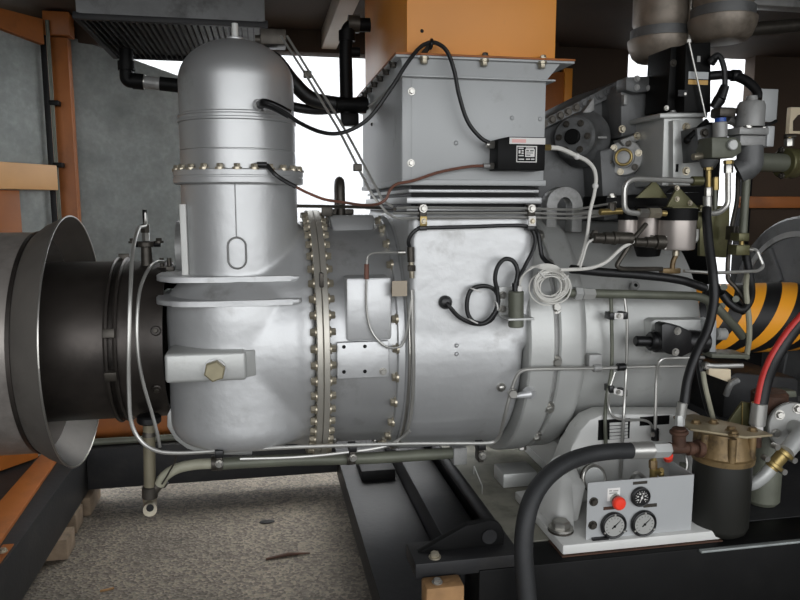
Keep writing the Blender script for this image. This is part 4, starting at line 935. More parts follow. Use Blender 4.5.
# thick black cable and grey pipe across the gearbox top
pipe('loom', 'thick black cable loom running across above the gearbox cover', 'cable', [(571, 269, 2.19), (600, 272, 2.20), (640, 275, 2.21), (680, 280, 2.21), (705, 288, 2.21)], .015, rubber, n=8, seg=12)
pipe('crossover_pipe', 'grey pipe running straight across the gearbox cover and bending down', 'pipe', [(560, 293, 2.24), (620, 294, 2.255), (698, 296, 2.26), (711, 302, 2.27), (712, 330, 2.29)], .0155, pipegreen, bend=.07, seg=14)
t = thing('pipe_union', 'pair of pale unions at the left end of the grey crossover pipe', 'fitting', at(585, 295, 2.23))
a, b, c = at(574, 293, 2.242), at(582, 293.5, 2.242), at(594, 293.8, 2.245)
MB().hexn(a, b-a, .024, (b-a).length).build('nut', castpale, t); MB().hexn(b, c-b, .021, (c-b).length).build('nut', dialw, t)
m = MB(); p = cy(634, 286.5, .45); n = V((0, p.y-AY, p.z-AZ)).normalized(); m.cyl(p-n*.005, p+n*.014, .016); t = tag(m.build('cover_boss', midcast), 'small round boss on the gearbox cover above the grey pipe', 'boss')
MB().cyl(p+n*.0141, p+n*.0145, .007).build('bore', black, t)
# ================================================================== CYLINDER ACTUATOR
t = thing('hydraulic_cylinder', 'black cylinder actuator on a grey bracket at the gearbox side', 'actuator', at(675, 353, 2.22))
YC = 2.235
m = MB(); m.prism(poly([(651, 322), (655, 319.5), (704, 319.5), (704, 354), (651, 354)], YC+.05), (0, .06, 0), .004); m.build('backplate', castpale, t)
for (xa, xb, r, nm) in ((635, 651, .019, 'rod_end'), (649, 656, .034, 'collar'), (654, 706, .041, 'body')):
    a, b = at(xa, 341, YC), at(xb, 341.5, YC); MB().cyl(a, b, r, seg=24, bev=.005).build(nm, plastic, t)
m = MB(); m.prism(poly([(662, 325), (666, 323), (680, 326), (692, 332), (692, 352), (682, 357), (668, 354), (662, 350)], YC-.043), (0, .05, 0), .004); m.build('flange', plastic, t)
for (x, y) in ((677.5, 331), (675.5, 352)): bolt(t, at(x, y, YC-.044), (0, -1, 0), .010, .008, steel)
m = MB(); m.prism(poly([(708, 322), (717, 320), (716, 354), (710, 354)], 2.24), (0, .08, 0), .004); m.build('end_bracket', ductgrey, t)
a, b = at(716, 334, 2.26), at(726, 334, 2.26); MB().cyl(a, b, .022, bev=.006).build('rod', dialw, t)
# ================================================================== COUPLING GUARD AND GENERATOR
m = MB(); m.lathe([(1.64, .13), (1.64, .155), (2.34, .155), (2.34, .13)], o=(0, AY, AZ), seg=64); m.origin = (1.64, AY, AZ)
tag(m.build('coupling_guard', stripem), 'black and yellow striped round coupling guard at the right edge', 'guard')
t = thing('generator', 'big dark round generator end disc behind the striped guard', 'generator', (2.7, AY, .64))
m = MB(); m.lathe([(2.36, .10), (2.36, .44), (2.375, .452), (2.42, .455), (2.42, .46), (3.2, .46), (3.2, .1)], seg=96); m.build('drum', darkdrum if 0 else darkcast, t)
m = MB(); m.ringsolid([(2.352, .36), (2.352, .385), (2.362, .385), (2.362, .36)], seg=80); m.build('ring', midcast, t)
for k in range(8):
    a = 2*PI*k/8+.2; m = MB(); d = V((0, math.cos(a), math.sin(a))); q = V((0, -math.sin(a), math.cos(a))); c = V((2.35, AY, AZ))
    m.prism([c+d*.18-q*.012, c+d*.35-q*.02, c+d*.35+q*.02, c+d*.18+q*.012], (.015, 0, 0)); m.build('spoke', darkcast, t)
m = MB(); m.box(2.62, 3.2, AY-.4, AY+.4, .4985, .70); m.build('foot', black, t)
m = MB(); a, b = at(750, 196.5, 4.18), at(800, 208, 4.18); m.box(a.x-.08, 4.6, 4.15, 4.215, b.z, a.z, .004); tag(m.build('wall_rail', orangedark), 'orange rail on the dark wall above the generator', 'rail')
m = MB(); a, b = at(565, 68, 4.15), at(572, 100, 4.15); m.box(a.x, b.x, 4.15, 4.205, 1.8, a.z, .004); tag(m.build('steel_post', orange), 'short bright orange post seen just right of the grey duct flange', 'post')
m = MB(); a, b = at(553, 72, 4.17), at(563, 100, 4.17); m.box(a.x-.1, b.x, 4.16, 4.205, 1.8, a.z, .004); tag(m.build('steel_post', orangedark), 'dull orange upright behind the grey duct, left of the bright post', 'post')
# ================================================================== ROOF CANISTERS
for (xc, ylow, Y, rpx, lab, yt) in ((660, 62, 2.75, 29, 'grey dented canister hanging from the roof, lower left of two', 0), (721, 42.5, 2.55, 29, 'grey dented canister hanging from the roof, right above the actuator box', 0)):
    t = thing('roof_canister', lab, 'canister', at(xc, ylow, Y), 'canisters under the roof')
    a = at(xc, ylow, Y); r = at(xc+rpx, ylow, Y).x-a.x
    MB().lathe([(0, r*.55), (.004, r*.72), (.02, r*.86), (.055, r*.97), (.075, r), (.085, r*1.0), (.088, r*.96)], o=a, ax=(0, 0, 1), seg=48).build('bowl', lampgrey, t)
    MB().lathe([(.086, r*.93), (.086, r*.93), (.125, r*.93), (.125, r*.8)], o=a, ax=(0, 0, 1), seg=48).build('band', darkcast, t)
    MB().lathe([(.125, r*.80), (.15, r*.88), (2.56-a.z, r*.88)], o=a, ax=(0, 0, 1), seg=48).build('neck', lampgrey, t)
m = MB(); m.cyl(at(689, 43, 2.62), V((at(689, 43, 2.62).x, 2.62, 2.558)), .007); m.hexn(at(689, 43, 2.62), (0, 0, 1), .013, .016); tag(m.build('hanger_rod', steel), 'thin threaded hanger rod between the two roof canisters', 'rod')
m = MB(); a = at(757, 33, 3.4); m.cyl(at(745, 30, 2.9), at(810, 24, 2.9), .03); tag(m.build('roof_pipe', boltdark), 'dark pipe under the roof right of the canisters', 'pipe')
m = MB(); m.box(at(750, 15, 3.0).x, at(830, 15, 3.0).x, 2.98, 3.06, 2.50, 2.558, .004); tag(m.build('roof_bracket', midcast), 'pale bracket under the roof at the far upper right', 'bracket')
# ================================================================== INSTRUMENT PANEL
YP = 1.985
t = thing('instrument_panel', 'pale grey gauge panel with red button and three gauges on the white foot', 'panel', at(640, 540, YP))
PN = t
tl, tr, br, bl = at(588, 483, YP), at(694, 477, YP), at(692, 534, YP), at(586.5, 542, YP)
zb = .536
m = MB(); m.prism([V((tl.x, YP, tl.z)), V((tr.x, YP, tl.z)), V((tr.x, YP, zb)), V((tl.x, YP, zb))], (0, .004, 0)); m.build('face_plate', ductgrey, t)
m = MB(); m.box(tr.x-.004, tr.x, YP+.004, YP+.14, zb, tl.z); m.build('side_return', ductgrey, t)
def disc(x, y, r, Y0, Y1, mm, nm, par, seg=32, bev=.002):
    c = at(x, y, YP); return MB().cyl((c.x, Y0, c.z), (c.x, Y1, c.z), r, seg=seg, bev=bev).build(nm, mm, par)
for (x, y, k) in ((612.5, 524.5, 0), (642.5, 522.5, 0), (639.5, 496, 1)):
    r = .0445 if not k else .033
    c = at(x, y, YP)
    z = disc(x, y, r, YP-.001, YP-.012, plastic, 'gauge', t, 40)
    def sub(mb, nm, mm): return mb.build(nm, mm, z)
    m = MB(); m.torus((c.x, YP-.012, c.z), (0, 1, 0), r*.88, r*.09, 40, 8); sub(m, 'bezel', plastic)
    m = MB(); m.cyl((c.x, YP-.0125, c.z), (c.x, YP-.0135, c.z), r*.76, seg=40); sub(m, 'dial', dialw if not k else plastic)
    m = MB()
    for i in range(13):
        a = math.radians(-45+270*i/12); d = V((math.cos(a), 0, math.sin(a))); q = V((-d.z, 0, d.x)); o = V((c.x, YP-.0138, c.z))
        m.prism([o+d*r*.55-q*.0006, o+d*r*.68-q*.0006, o+d*r*.68+q*.0006, o+d*r*.55+q*.0006], (0, -.0004, 0))
    if k:
        for i in range(6):
            a = math.radians(-30+240*i/5); o = V((c.x+.42*r*math.cos(a), YP-.0138, c.z+.42*r*math.sin(a))); m.box(o.x-.003, o.x+.003, o.y-.0004, o.y, o.z-.002, o.z+.002)
    sub(m, 'tick_marks', black if not k else labelw)
    a = math.radians(222 if not k else 70); d = V((math.cos(a), 0, math.sin(a))); q = V((-d.z, 0, d.x)); o = V((c.x, YP-.0145, c.z))
    m = MB(); m.prism([o-d*r*.55-q*.0008, o+d*r*.25-q*.002, o+d*r*.25+q*.002, o-d*r*.55+q*.0008], (0, -.0006, 0)); m.cyl(o, o+V((0, -.002, 0)), .004, seg=12); sub(m, 'needle', black if not k else labelw)
    if not k:
        for a in (90, 210, 330):
            a = math.radians(a); m = MB(); o = V((c.x+r*.87*math.cos(a), YP-.0155, c.z+r*.87*math.sin(a))); m.sphere(o, .004, 10); sub(m, 'screw', steel)
plP = lambda x0, y0, x1, y1, mm, nm, th=.0015: MB().box(at(x0, y0, YP).x, at(x1, y1, YP).x, YP-th, YP+.0005, at(x0, y1, YP).z, at(x0, y0, YP).z).build(nm, mm, t)
plP(607.5, 488.5, 619.5, 501, labelw, 'stop_label')
m = MB()
for (xa, ya, xb, yb) in ((609, 490, 612, 491.2), (613, 490, 618, 491), (609, 492.5, 617, 493.3)):
    p, q = at(xa, ya, YP), at(xb, yb, YP); m.box(p.x, q.x, YP-.0022, YP-.0015, q.z, p.z)
m.build('label_print', dialw, t)
c = at(615, 500, YP)
s = MB().cyl((c.x, YP-.001, c.z+.004), (c.x, YP-.013, c.z+.004), .018, seg=28).build('button_collar', steel, t)
MB().cyl((c.x, YP-.012, c.z+.002), (c.x, YP-.020, c.z+.001), .012).build('button_stem', plastic, t)
m = MB(); m.lathe([(0, .016), (.004, .0215), (.014, .0215), (.020, .017), (.0215, .002)], o=(c.x, YP-.017, c.z), ax=(0, -1, 0), seg=32); m.build('stop_button', red, t)
plP(633, 481.8, 647, 484.6, boltdark, 'name_tag'); plP(603.5, 507, 617, 510, rust, 'name_tag'); plP(643.5, 504.2, 656.5, 507.6, boltdark, 'name_tag')
for (x, y) in ((593.5, 501.5), (592.5, 525)): bolt(t, at(x, y, YP), (0, -1, 0), .011, .012, boltdark)
p = at(626.5, 531, YP); MB().cyl((p.x, YP+.001, p.z), (p.x, YP-.001, p.z), .0025, seg=10).build('screw', boltdark, t)
p, q = at(590, 541.5, YP), at(607, 543.5, YP); m = MB(); m.box(p.x+.004, q.x, YP-.012, YP-.0005, .5355, .543); tag(m.build('rubber_strip', plastic), 'short black rubber strip under the left corner of the gauge panel', 'strip')
# ring clamp with tube behind the panel
t = thing('ring_clamp', 'round steel clamp ring around a pale port behind the gauge panel', 'clamp', at(595, 490, 2.16))
c = at(594, 478, 2.16); dr = V((.1, -1, .25)).normalized(); MB().torus(c, dr, .042, .006, 36, 8).build('ring', steel, t); MB().torus(c+dr*-.012, dr, .042, .006, 36, 8).build('ring', boltdark, t)
MB().cyl(c-dr*.12, c+dr*.004, .037, seg=28).build('port', castpale, t)
# small fittings over the panel
t = thing('brass_valve', 'brass drain valve hanging from the brown pipe above the gauge panel', 'valve', at(654, 480, 2.06))
vcyl(t, 653.5, 452, 462, 2.06, .010, brass, 'stem'); vcyl(t, 653, 460, 468, 2.06, .014, brownmetal, 'nut', True); vcyl(t, 653.5, 466, 479, 2.06, .013, brass, 'body'); m = MB(); m.cyl(at(654, 473, 2.06), at(662, 470, 2.03), .009); m.sphere(at(661, 474, 2.05), .011); m.build('outlet', brass, t)
pipe('copper_wire_loop', 'small bent steel handle behind the top edge of the gauge panel', 'handle', [(631, 481, 2.10), (635, 474, 2.08), (638, 473, 2.08), (646, 480, 2.10)], .007, tubem)
m = MB(); m.cyl(at(668, 458, 2.06), at(668, 455, 2.03), .016, seg=16); tag(m.build('red_knob', red), 'small red knob under the brown pipe', 'knob')
t = thing('tap', 'dull metal tap behind the right end of the gauge panel', 'tap', at(683, 475, 2.12))
MB().cyl(at(683, 476, 2.12), at(683, 463, 2.12), .012).build('body', pipegreen, t); m = MB(); m.tube(spline([at(675, 474, 2.12), at(686, 470, 2.11), at(686, 456, 2.12), at(681, 452, 2.12)]), .006); m.build('spout', tubem, t)
# ================================================================== OIL FILTERS (SPIN-ON)
YF = 2.03
t = thing('oil_filter', 'large black filter canister under a bronze cast head, right of the gauge panel', 'filter', at(719, 545, YF))
a = at(719, 543, YF); r = (at(745.5, 500, YF).x-at(694, 500, YF).x)*.475; zt_ = at(719, 459, YF).z; cx = (at(745.5, 500, YF).x+at(694, 500, YF).x)/2
zb_ = .502
MB().lathe([(0, r*.75), (.012, r*.92), (.03, r), (zt_-zb_, r)], o=(cx, YF, zb_), ax=(0, 0, 1), seg=48).build('canister', filterblack, t)
hz = at(719, 431, YF).z
MB().lathe([(0, r*1.02), (0, r*1.06), (.018, r*1.08), (.022, r*1.0), (hz-zt_-.03, r*.86), (hz-zt_, r*.80)], o=(cx, YF, zt_), ax=(0, 0, 1), seg=40).build('head', brownmetal, t)
for k in range(6):
    a = 2*PI*k/6+.2; m = MB(); c = V((cx+r*.92*math.cos(a), YF+r*.92*math.sin(a), zt_+.01)); m.cyl(c, V((c.x, c.y, hz)), .013, seg=14); m.build('head_post', brownmetal, t)
m = MB(); m.prism([V((cx-.115, YF+.02, hz)), V((cx+.015, YF-.09, hz)), V((cx+.115, YF-.085, hz)), V((cx+.11, YF-.02, hz)), V((cx+.0, YF+.17, hz)), V((cx-.09, YF+.16, hz))], (0, 0, .008), .002); m.build('top_plate', platem, t)
for (dx, dy) in ((-.06, .07), (.01, -.02), (.0, .06), (.075, -.04), (-.01, -.06)): bolt(t, (cx+dx, YF+dy, hz+.008), (0, 0, 1), .013, .012, brownmetal)
t = thing('oil_filter', 'grey filter canister standing behind the black one at the right', 'filter', at(762, 520, 2.2))
a, b = at(748, 500, 2.2), at(776, 500, 2.2); r2 = (b.x-a.x)/2
MB().lathe([(0, r2*.8), (.015, r2), (.34, r2), (.36, r2*.8)], o=((a.x+b.x)/2, 2.2, .502), ax=(0, 0, 1), seg=40).build('canister', pipegreen, t)
MB().cyl(((a.x+b.x)/2, 2.2, .85), ((a.x+b.x)/2, 2.2, .93), r2*1.05, seg=32, bev=.01).build('head', rust, t)
m = MB(); m.prism(poly([(718, 437), (743, 402), (757, 404), (757, 437)], 2.24), (0, .012, 0), .002); t2 = tag(m.build('filter_bracket', olive), 'dark olive gusset plate behind the bronze filter head', 'bracket')
m = MB(); a = at(742, 402, 2.24); m.tube([at(742.5, 403, 2.236), at(742, 437, 2.236)], .0025, 6); m.build('edge', brass, t2)
# brown pipe from hose to filter
t = thing('elbow_pipe', 'rusty brown pipe elbow joining the big black hose to the filter head', 'pipe', at(680, 455, 2.02))
m = MB(); m.tube([at(660, 448.5, 2.02), at(703, 448, 2.02)], .018, 14); m.build('pipe', rust, t)
for x, r, nm in ((668, .021, 'nut'), (690, .023, 'collar'), (699, .03, 'flange')):
    a, b = at(x-3, 448.5, 2.02), at(x+3, 448.5, 2.02); MB().cyl(a, b, r, seg=18, bev=.003).build(nm, rust, t)
m = MB(); m.cyl(at(679, 446, 2.02), at(679, 428, 2.02), .022, seg=18); m.cyl(at(679, 434, 2.02), at(679, 430, 2.02), .030, seg=18, bev=.003); m.build('riser', rust, t)
# big black hose
t = thing('oil_hose', 'thick black rubber hose curving from the silver ferrule down past the white foot', 'hose', at(527, 600, 1.68))
Hp = pts([(632, 450.5, 1.98), (610, 451.5, 1.965), (588, 455, 1.95), (566, 463, 1.92), (547, 477, 1.89), (533, 497, 1.86), (526, 520, 1.835), (523.5, 548, 1.82), (525, 575, 1.81), (528, 610, 1.80)])+[V((.735, 1.79, .30)), V((.76, 1.76, .12)), V((.84, 1.70, .032)), V((1.05, 1.62, .031))]
m = MB(); m.tube(spline(Hp, 7), lambda q: .0255+.004*q, 20); m.build('hose', hosem, t)
a, b, c = at(630, 450.5, 1.98), at(652, 449.8, 1.985), at(669, 449, 1.99)
MB().cyl(a, b, .0275, seg=24, bev=.003).build('ferrule', tubem, t); MB().hexn(b, c-b, .0265, (c-b).length).build('nut', labelw if 0 else castpale, t)
# long black hose
t = thing('hydraulic_hose', 'long black hose hanging from the brass fitting to the brown pipe', 'hose', at(684, 430, 2.03))
Hp = pts([(707, 208, 2.22), (706.5, 215, 2.21), (709, 245, 2.17), (713, 275, 2.13), (714, 300, 2.11), (708, 328, 2.09), (697, 352, 2.07), (688, 378, 2.05), (684, 404, 2.03)])
m = MB(); m.tube(spline(Hp, 7), .0155, 16); m.build('hose', rubber, t)
vcyl(t, 682.5, 402, 418, 2.03, .0165, tubem, 'ferrule', False, 680.5); vcyl(t, 680, 415, 425, 2.025, .0155, castpale, 'nut', True)
# red striped hose
t = thing('striped_hose', 'black hose with a red stripe curving down to a silver ferrule at the right', 'hose', at(757, 440, 2.0))
Hp = pts([(830, 292, 1.98), (806, 316, 2.0), (789, 336, 2.02), (775, 358, 2.03), (766, 380, 2.04), (761, 404, 2.04)])
S1 = spline(Hp, 8); m = MB(); m.tube(S1, .0215, 18); m.build('hose', rubber, t)
off = []
for i, p in enumerate(S1):
    d = (S1[min(i+1, len(S1)-1)]-S1[max(i-1, 0)]).normalized(); view = (p-CAM).normalized(); sd = d.cross(view).normalized()
    if sd.dot(RT) > 0: sd = -sd
    off.append(p+sd*.0095-view*.0085)
m = MB(); m.tube(off, .0135, 12); m.build('red_stripe', redstripe, t)
m = MB()
for i in range(2, len(off)-8):
    if i % 3 == 2: continue
    p = off[i]+(CAM-off[i]).normalized()*.0015; d = (off[i+1]-off[i-1]).normalized(); q = V((0, -1, 0)); s = d.cross(q).normalized()
    o = p+q*.0122; m.prism([o-d*.004-s*.0035, o+d*.004-s*.0035, o+d*.004+s*.0015, o-d*.004+s*.0035], (0, -.0012, 0))
m.build('stripe_print', rust, t)
vcyl(t, 759.5, 403, 425, 2.04, .026, tubem, 'ferrule', False, 757); vcyl(t, 757, 424, 436, 2.04, .019, labelw, 'nut', True); vcyl(t, 757, 435, 447, 2.05, .014, rust, 'stub')
# white flange with elbow and brass clamps
t = thing('flanged_elbow', 'pale grey bolted pipe flange with curved elbow at the right edge', 'pipe', at(790, 460, 2.05))
c = at(791, 426, 2.10); ax = V((-.25, -1, .12)).normalized()
MB().lathe([(0, .07), (0, .083), (.004, .086), (.018, .086), (.022, .083), (.022, .04)], o=c, ax=ax, seg=44).build('flange', dialw, t)
d_, p_, q_ = frame(ax)
for k in range(6):
    a = 2*PI*k/6+.35; bolt(t, c+ax*.022+(p_*math.cos(a)+q_*math.sin(a))*.066, ax, .013, .014, steel)
m = MB(); m.tube(rounded([c+ax*.01, c+ax*.085, at(786, 452, 1.98)], .09, 10), .027, 18); m.build('elbow', castpale, t)
t = thing('coupled_pipe', 'pale curved pipe with two brass band clamps leading to the grey filter', 'pipe', at(760, 480, 2.02))
P1, P2 = at(786, 451, 1.98), at(771, 468, 1.99)
m = MB(); m.tube(spline([at(772, 467, 1.99), at(763, 477, 2.0), at(752, 484, 2.02), at(738, 486, 2.06)], 6), .021, 18); m.build('lower_bend', castpale, t)
MB().cyl(P1, P2, .022, seg=20).build('sleeve', brass, t)
dd = (P1-P2).normalized()
for f_ in (.12, .80):
    c = P1.lerp(P2, f_); m = MB(); m.cyl(c-dd*.007, c+dd*.007, .031, seg=24, bev=.002)
    h = dd.cross(V((0, -1, 0))).normalized(); m.build('band_clamp', brass, t)
    for s in (-1, 1):
        e = c+h*s*.043; m = MB(); m.cyl(e-V((0, .012, 0)), e+V((0, .012, 0)), .010, seg=14); m.build('clamp_screw', steel, t)
# black corrugated hoses and cables near the guard
pipe('cable_loop', 'black cable hanging in a loop over the striped guard', 'cable', [(746, 255, 2.34), (751, 285, 2.30), (750, 300, 2.27), (742, 310, 2.26), (730, 304, 2.27), (722, 294, 2.28)], .014, rubber, n=8, seg=12)
pipe('flexible_conduit', 'dark flexible conduit slanting over the left part of the striped guard', 'conduit', [(716, 306, 2.24), (724, 315, 2.24), (735, 327, 2.25), (742, 336, 2.28)], .016, pipegreen, n=8, seg=12)
pipe('grey_hose', 'pale olive tube running down across the striped guard', 'hose', [(747, 272, 2.32), (746, 290, 2.27), (749, 320, 2.26), (749, 340, 2.26), (746, 358, 2.28)], .010, palehose, n=8)
t = thing('cable_lug_bracket', 'dark bracket with round studs where the loop crosses the striped guard', 'bracket', at(728, 300, 2.3))
m = MB(); m.tube([at(717, 288, 2.3), at(738, 306, 2.3), at(744, 312, 2.3)], .015, 8); m.build('arm', black, t)
for (x, y) in ((736, 299), (724, 287), (722, 306)): MB().cyl(at(x, y, 2.27), at(x, y, 2.3), .012, seg=14).build('stud', pipegreen, t)
pipe('grey_hose', 'pale olive tube beneath the cylinder actuator', 'hose', [(703, 372, 2.2), (705, 385, 2.18), (709, 402, 2.18), (713, 418, 2.2)], .009, palehose)
pipe('black_hose', 'black hose beside the pale tube beneath the cylinder actuator', 'hose', [(699, 360, 2.24), (703, 385, 2.22), (710, 412, 2.22), (718, 424, 2.24)], .014, rubber)
pipe('lever_rod', 'thin steel lever rod pointing right below the cylinder actuator', 'rod', [(704, 365, 2.18), (715, 366, 2.17), (743, 365.5, 2.14)], .009, tubem)
t = bpy.data.objects['lever_rod']; MB().hexn(at(704.5, 365, 2.19), (0, -1, 0), .014, .02).build('nut', steel, t)
m = MB(); m.prism(poly([(712, 354), (750, 355), (750, 359), (712, 358)], 2.2), (0, .1, 0), .002); tag(m.build('shelf_plate', pipegreen), 'thin grey plate edge under the striped guard', 'plate')
m = MB(); m.prism(poly([(709, 368), (731, 369.5), (731, 383), (709, 375)], 2.40), (0, .019, 0), .002); tag(m.build('cream_plate', cream), 'small cream plate seen in the gap below the lever rod', 'plate')
m = MB(); m.prism(poly([(726, 378), (738, 372), (800, 378), (800, 410), (722, 420)], 2.42), (0, .5, 0), .02); PC = tag(m.build('pump_casing', skidm), 'dark pump casing behind the red striped hose', 'pump')
m = MB(); m.prism(poly([(766, 392), (796, 391), (797, 397), (766, 399)], 2.36), (0, .1, 0), .002); tag(m.build('pump_plate', pipegreen), 'grey green plate edge right of the red striped hose', 'plate')
m = MB(); m.tube(spline([at(726, 395, 2.40), at(731, 384, 2.38), at(738, 380, 2.38)]), .012, 10); m.build('curved_stub', midcast, PC)
m = MB(); m.box(1.63, 2.34, 2.93, 3.5, .4985, .985); tag(m.build('gear_base', black), 'black machine base under the striped guard', 'base')
t = thing('valve_pipe', 'grey green horizontal pipe with bolted flange and brass topped valve at the right edge', 'pipe', at(780, 178, 2.35))
MB().cyl(at(752, 162, 2.34), at(784, 163, 2.36), .034, seg=24).build('pipe', pipegreen, t)
a, b = at(783, 163, 2.36), at(794, 163.5, 2.37); MB().cyl(a, b, .056, seg=28, bev=.004).build('flange', olive, t)
a, b = at(794, 163, 2.37), at(812, 164, 2.38); MB().cyl(a, b, .03, seg=24).build('outlet', castpale, t)
vcyl(t, 789, 138, 146, 2.37, .017, steel, 'spindle_nut', True); vcyl(t, 789, 137, 141, 2.37, .01, brass, 'spindle'); a = at(790, 136, 2.37); MB().cyl(at(785, 136.5, 2.37), at(795, 136.5, 2.37), .008).build('handle', boltdark, t)
for y in (150, 176): bolt(t, at(781.5, y, 2.36), (-1, 0, 0), .009, .010, boltdark)
m = MB(); a, b = at(791, 107, 3.4), at(812, 134, 3.4); m.box(a.x, b.x, 3.4, 3.43, b.z, a.z, .003); tp = tag(m.build('wall_sign', cream), 'small cream sign with dark arch on the dark wall at the right edge', 'sign')
m = MB(); m.prism(poly([(793, 131), (793, 121), (798, 115), (806, 113), (812, 115), (812, 131)], 3.398), (0, -.002, 0)); m.build('dark_panel', brown, tp)
# ================================================================== TUBES ALONG THE TURBINE
pipe('sense_pipe', 'long steel tube arching from the fuel nozzle and along the casing bottom to the gearbox', 'tube',
     [nz, at(145.5, 225, 2.69), at(139, 228, 2.63), at(133, 250, 2.50), at(130.5, 290, 2.40), at(129, 340, 2.36), at(129, 390, 2.36), at(132, 425, 2.36), at(144, 444, 2.36), at(165, 452.5, 2.36), at(220, 451, 2.40), at(300, 447, 2.36), at(400, 444, 2.36), at(470, 443.5, 2.36), at(493, 442.5, 2.35), at(499, 437, 2.335), at(505, 415, 2.27), at(511, 392, 2.255), at(518, 374, 2.245), at(526, 369.5, 2.238), at(560, 368.5, 2.235), at(600, 368, 2.25), at(640, 366.5, 2.25), at(700, 365.5, 2.26)], .0068, tubem, n=7, seg=10)
pipe('drain_tube', 'thinner steel tube from the stud fitting hanging down beside the exhaust pipe', 'tube',
     [at(164, 262, 2.67), at(157, 262, 2.62), at(148, 270, 2.5), at(140, 290, 2.42), at(137, 320, 2.38), at(138, 352, 2.37), at(143, 382, 2.38), at(151, 410, 2.40), at(157, 432, 2.41), at(160, 447, 2.42)], .0058, tubem, n=7)
t = thing('drain_pipe', 'dull brass coloured vertical drain pipe with black knob top and tee at its foot', 'pipe', at(150, 512, 2.55))
Yd = 2.56
MB().cyl(at(150, 492, Yd), at(149, 424, Yd), .021, seg=18).build('pipe', drainm, t)
m = MB(); m.cyl(at(149, 436, Yd), at(149, 424, Yd), .024, .016, seg=18); m.build('reducer', boltdark, t)
MB().cyl(at(149, 423, Yd), at(149, 415, Yd), .042, seg=24, bev=.006).build('knob', plastic, t)
MB().cyl(at(150, 498, Yd), at(150, 486, Yd), .028, seg=18, bev=.004).build('collar', boltdark, t)
m = MB(); m.tube(rounded([at(150, 497, Yd), at(150, 505, Yd), at(150, 510, 2.50)], .02), .024, 14); m.build('outlet', nutm, t)
m = MB(); m.cyl(at(150, 508, 2.49), at(150, 508, 2.485), .013, seg=14); m.build('bore', black, t)
m = MB(); m.cyl(at(152, 493, Yd), at(162, 481, Yd), .018, seg=14); m.cyl(at(160, 484, Yd), at(163, 480, Yd), .024, seg=14); m.build('branch', boltdark, t)
pipe('braided_hose', 'grey braided hose curving from the drain tee up under the turbine', 'hose', [(160, 484, 2.55), (165, 476, 2.54), (177, 468.5, 2.53), (195, 464.5, 2.52), (215, 463.5, 2.52)], .019, palehose, n=8, seg=14)
pipe('manifold_pipe', 'long rusty grey pipe under the turbine behind the thin steel tube', 'pipe', [(213, 464, 2.52), (290, 460, 2.53), (370, 458, 2.54), (452, 453, 2.56)], .022, pipegreen, n=4, seg=16)
t = bpy.data.objects['manifold_pipe']; W[t] = t.location.copy()
m = MB(); a, b = at(452, 446, 2.56), at(465, 462, 2.56); m.box(a.x, b.x, 2.53, 2.60, b.z, a.z, .004); m.build('end_block', midcast, t)
for x in (215, 219, 350): m = MB(); c = at(x, 463-(x-215)*.04, 2.52); m.cyl(c+V((-.012, 0, 0)), c+V((.012, 0, 0)), .027, seg=16); m.build('band', boltdark, t)
pipe('thin_wire', 'thin wire hanging from the drain tube to the drain tee', 'wire', [(158, 447, 2.43), (164, 452, 2.45), (176, 456, 2.46), (168, 474, 2.50), (162, 484, 2.52)], .003, boltdark)
pipe('thin_tube', 'second thin tube under the casing sweeping up at the bracket', 'tube', [(240, 459, 2.42), (300, 457, 2.42), (350, 452, 2.40), (385, 446.5, 2.38), (400, 439, 2.36), (410, 431, 2.34)], .006, tubem, n=6)
for i, (x, y, lab) in enumerate(((219.5, 452, 'black tube clip under the left of the hot casing'), (352, 446.5, 'black tube clip under the bolted split flange'), (480, 445, 'black tube clip under the intake casing'))):
    c = at(x, y, 2.385); t = thing('tube_clip', lab, 'clip', c+V((0, 0, -.03)), 'clips along the bottom tube')
    MB().box(c.x-.014, c.x+.014, c.y-.03, c.y+.02, c.z-.012, c.z+.014, .003).build('block', plastic, t); MB().box(c.x-.01, c.x+.01, c.y-.02, c.y+.03, c.z-.06, c.z-.01, .003).build('tab', boltdark, t); bolt(t, c+V((0, -.03, -.03)), (0, -1, 0), .010, .014, steel)
# small bolts along the bottom of the casing
for i, (x, y) in enumerate(((334, 449), (384, 440), (375, 448))):
    p = cy(x, min(y, 440), .43); bolt(T, p, (0, p.y-AY, p.z-AZ), .010, .012, steel)
pipe('capillary', 'thin capillary tube with brown sleeve over the middle casing', 'tube', [(405, 252.5, 2.29), (388, 252.5, 2.295), (372, 253.5, 2.30), (367.5, 258, 2.302), (366.5, 275, 2.302), (366.5, 310, 2.305), (371, 330, 2.305), (382, 344, 2.30), (392, 348, 2.295), (402, 345, 2.29), (408, 325, 2.285), (411, 300, 2.285)], .004, tubem, n=7)
m = MB(); m.cyl(at(366.6, 264, 2.300), at(366.5, 279, 2.302), .008, seg=10); tag(m.build('sleeve', redcopper), 'red brown sleeve on the thin capillary tube', 'sleeve')
m = MB(); a, b = at(392, 281, 2.285), at(407, 296, 2.285); m.box(a.x, b.x, 2.283, 2.287, b.z, a.z); tag(m.build('tag', tan), 'small blank tan tag hanging on the capillary tube', 'tag')
m = MB(); c = at(401.5, 252.5, 2.29); m.cyl(c+V((-.012, 0, 0)), c+V((.012, 0, 0)), .009, seg=12); tag(m.build('capillary_nut', steel), 'small bright nut at the upper end of the capillary tube', 'nut')
t = thing('pressure_tapping', 'small ribbed dark plug hanging at the corner of the intake neck', 'plug', at(411, 290, 2.285))
MB().cyl(at(411, 262, 2.285), at(410.5, 247, 2.285), .012, seg=12).build('body', boltdark, t); MB().cyl(at(412, 278, 2.287), at(411, 262, 2.285), .009, seg=12).build('stem', redcopper if 0 else nutm, t); MB().hexn(at(411.5, 271, 2.285), (0, 0, 1), .014, .02).build('nut', boltdark, t)
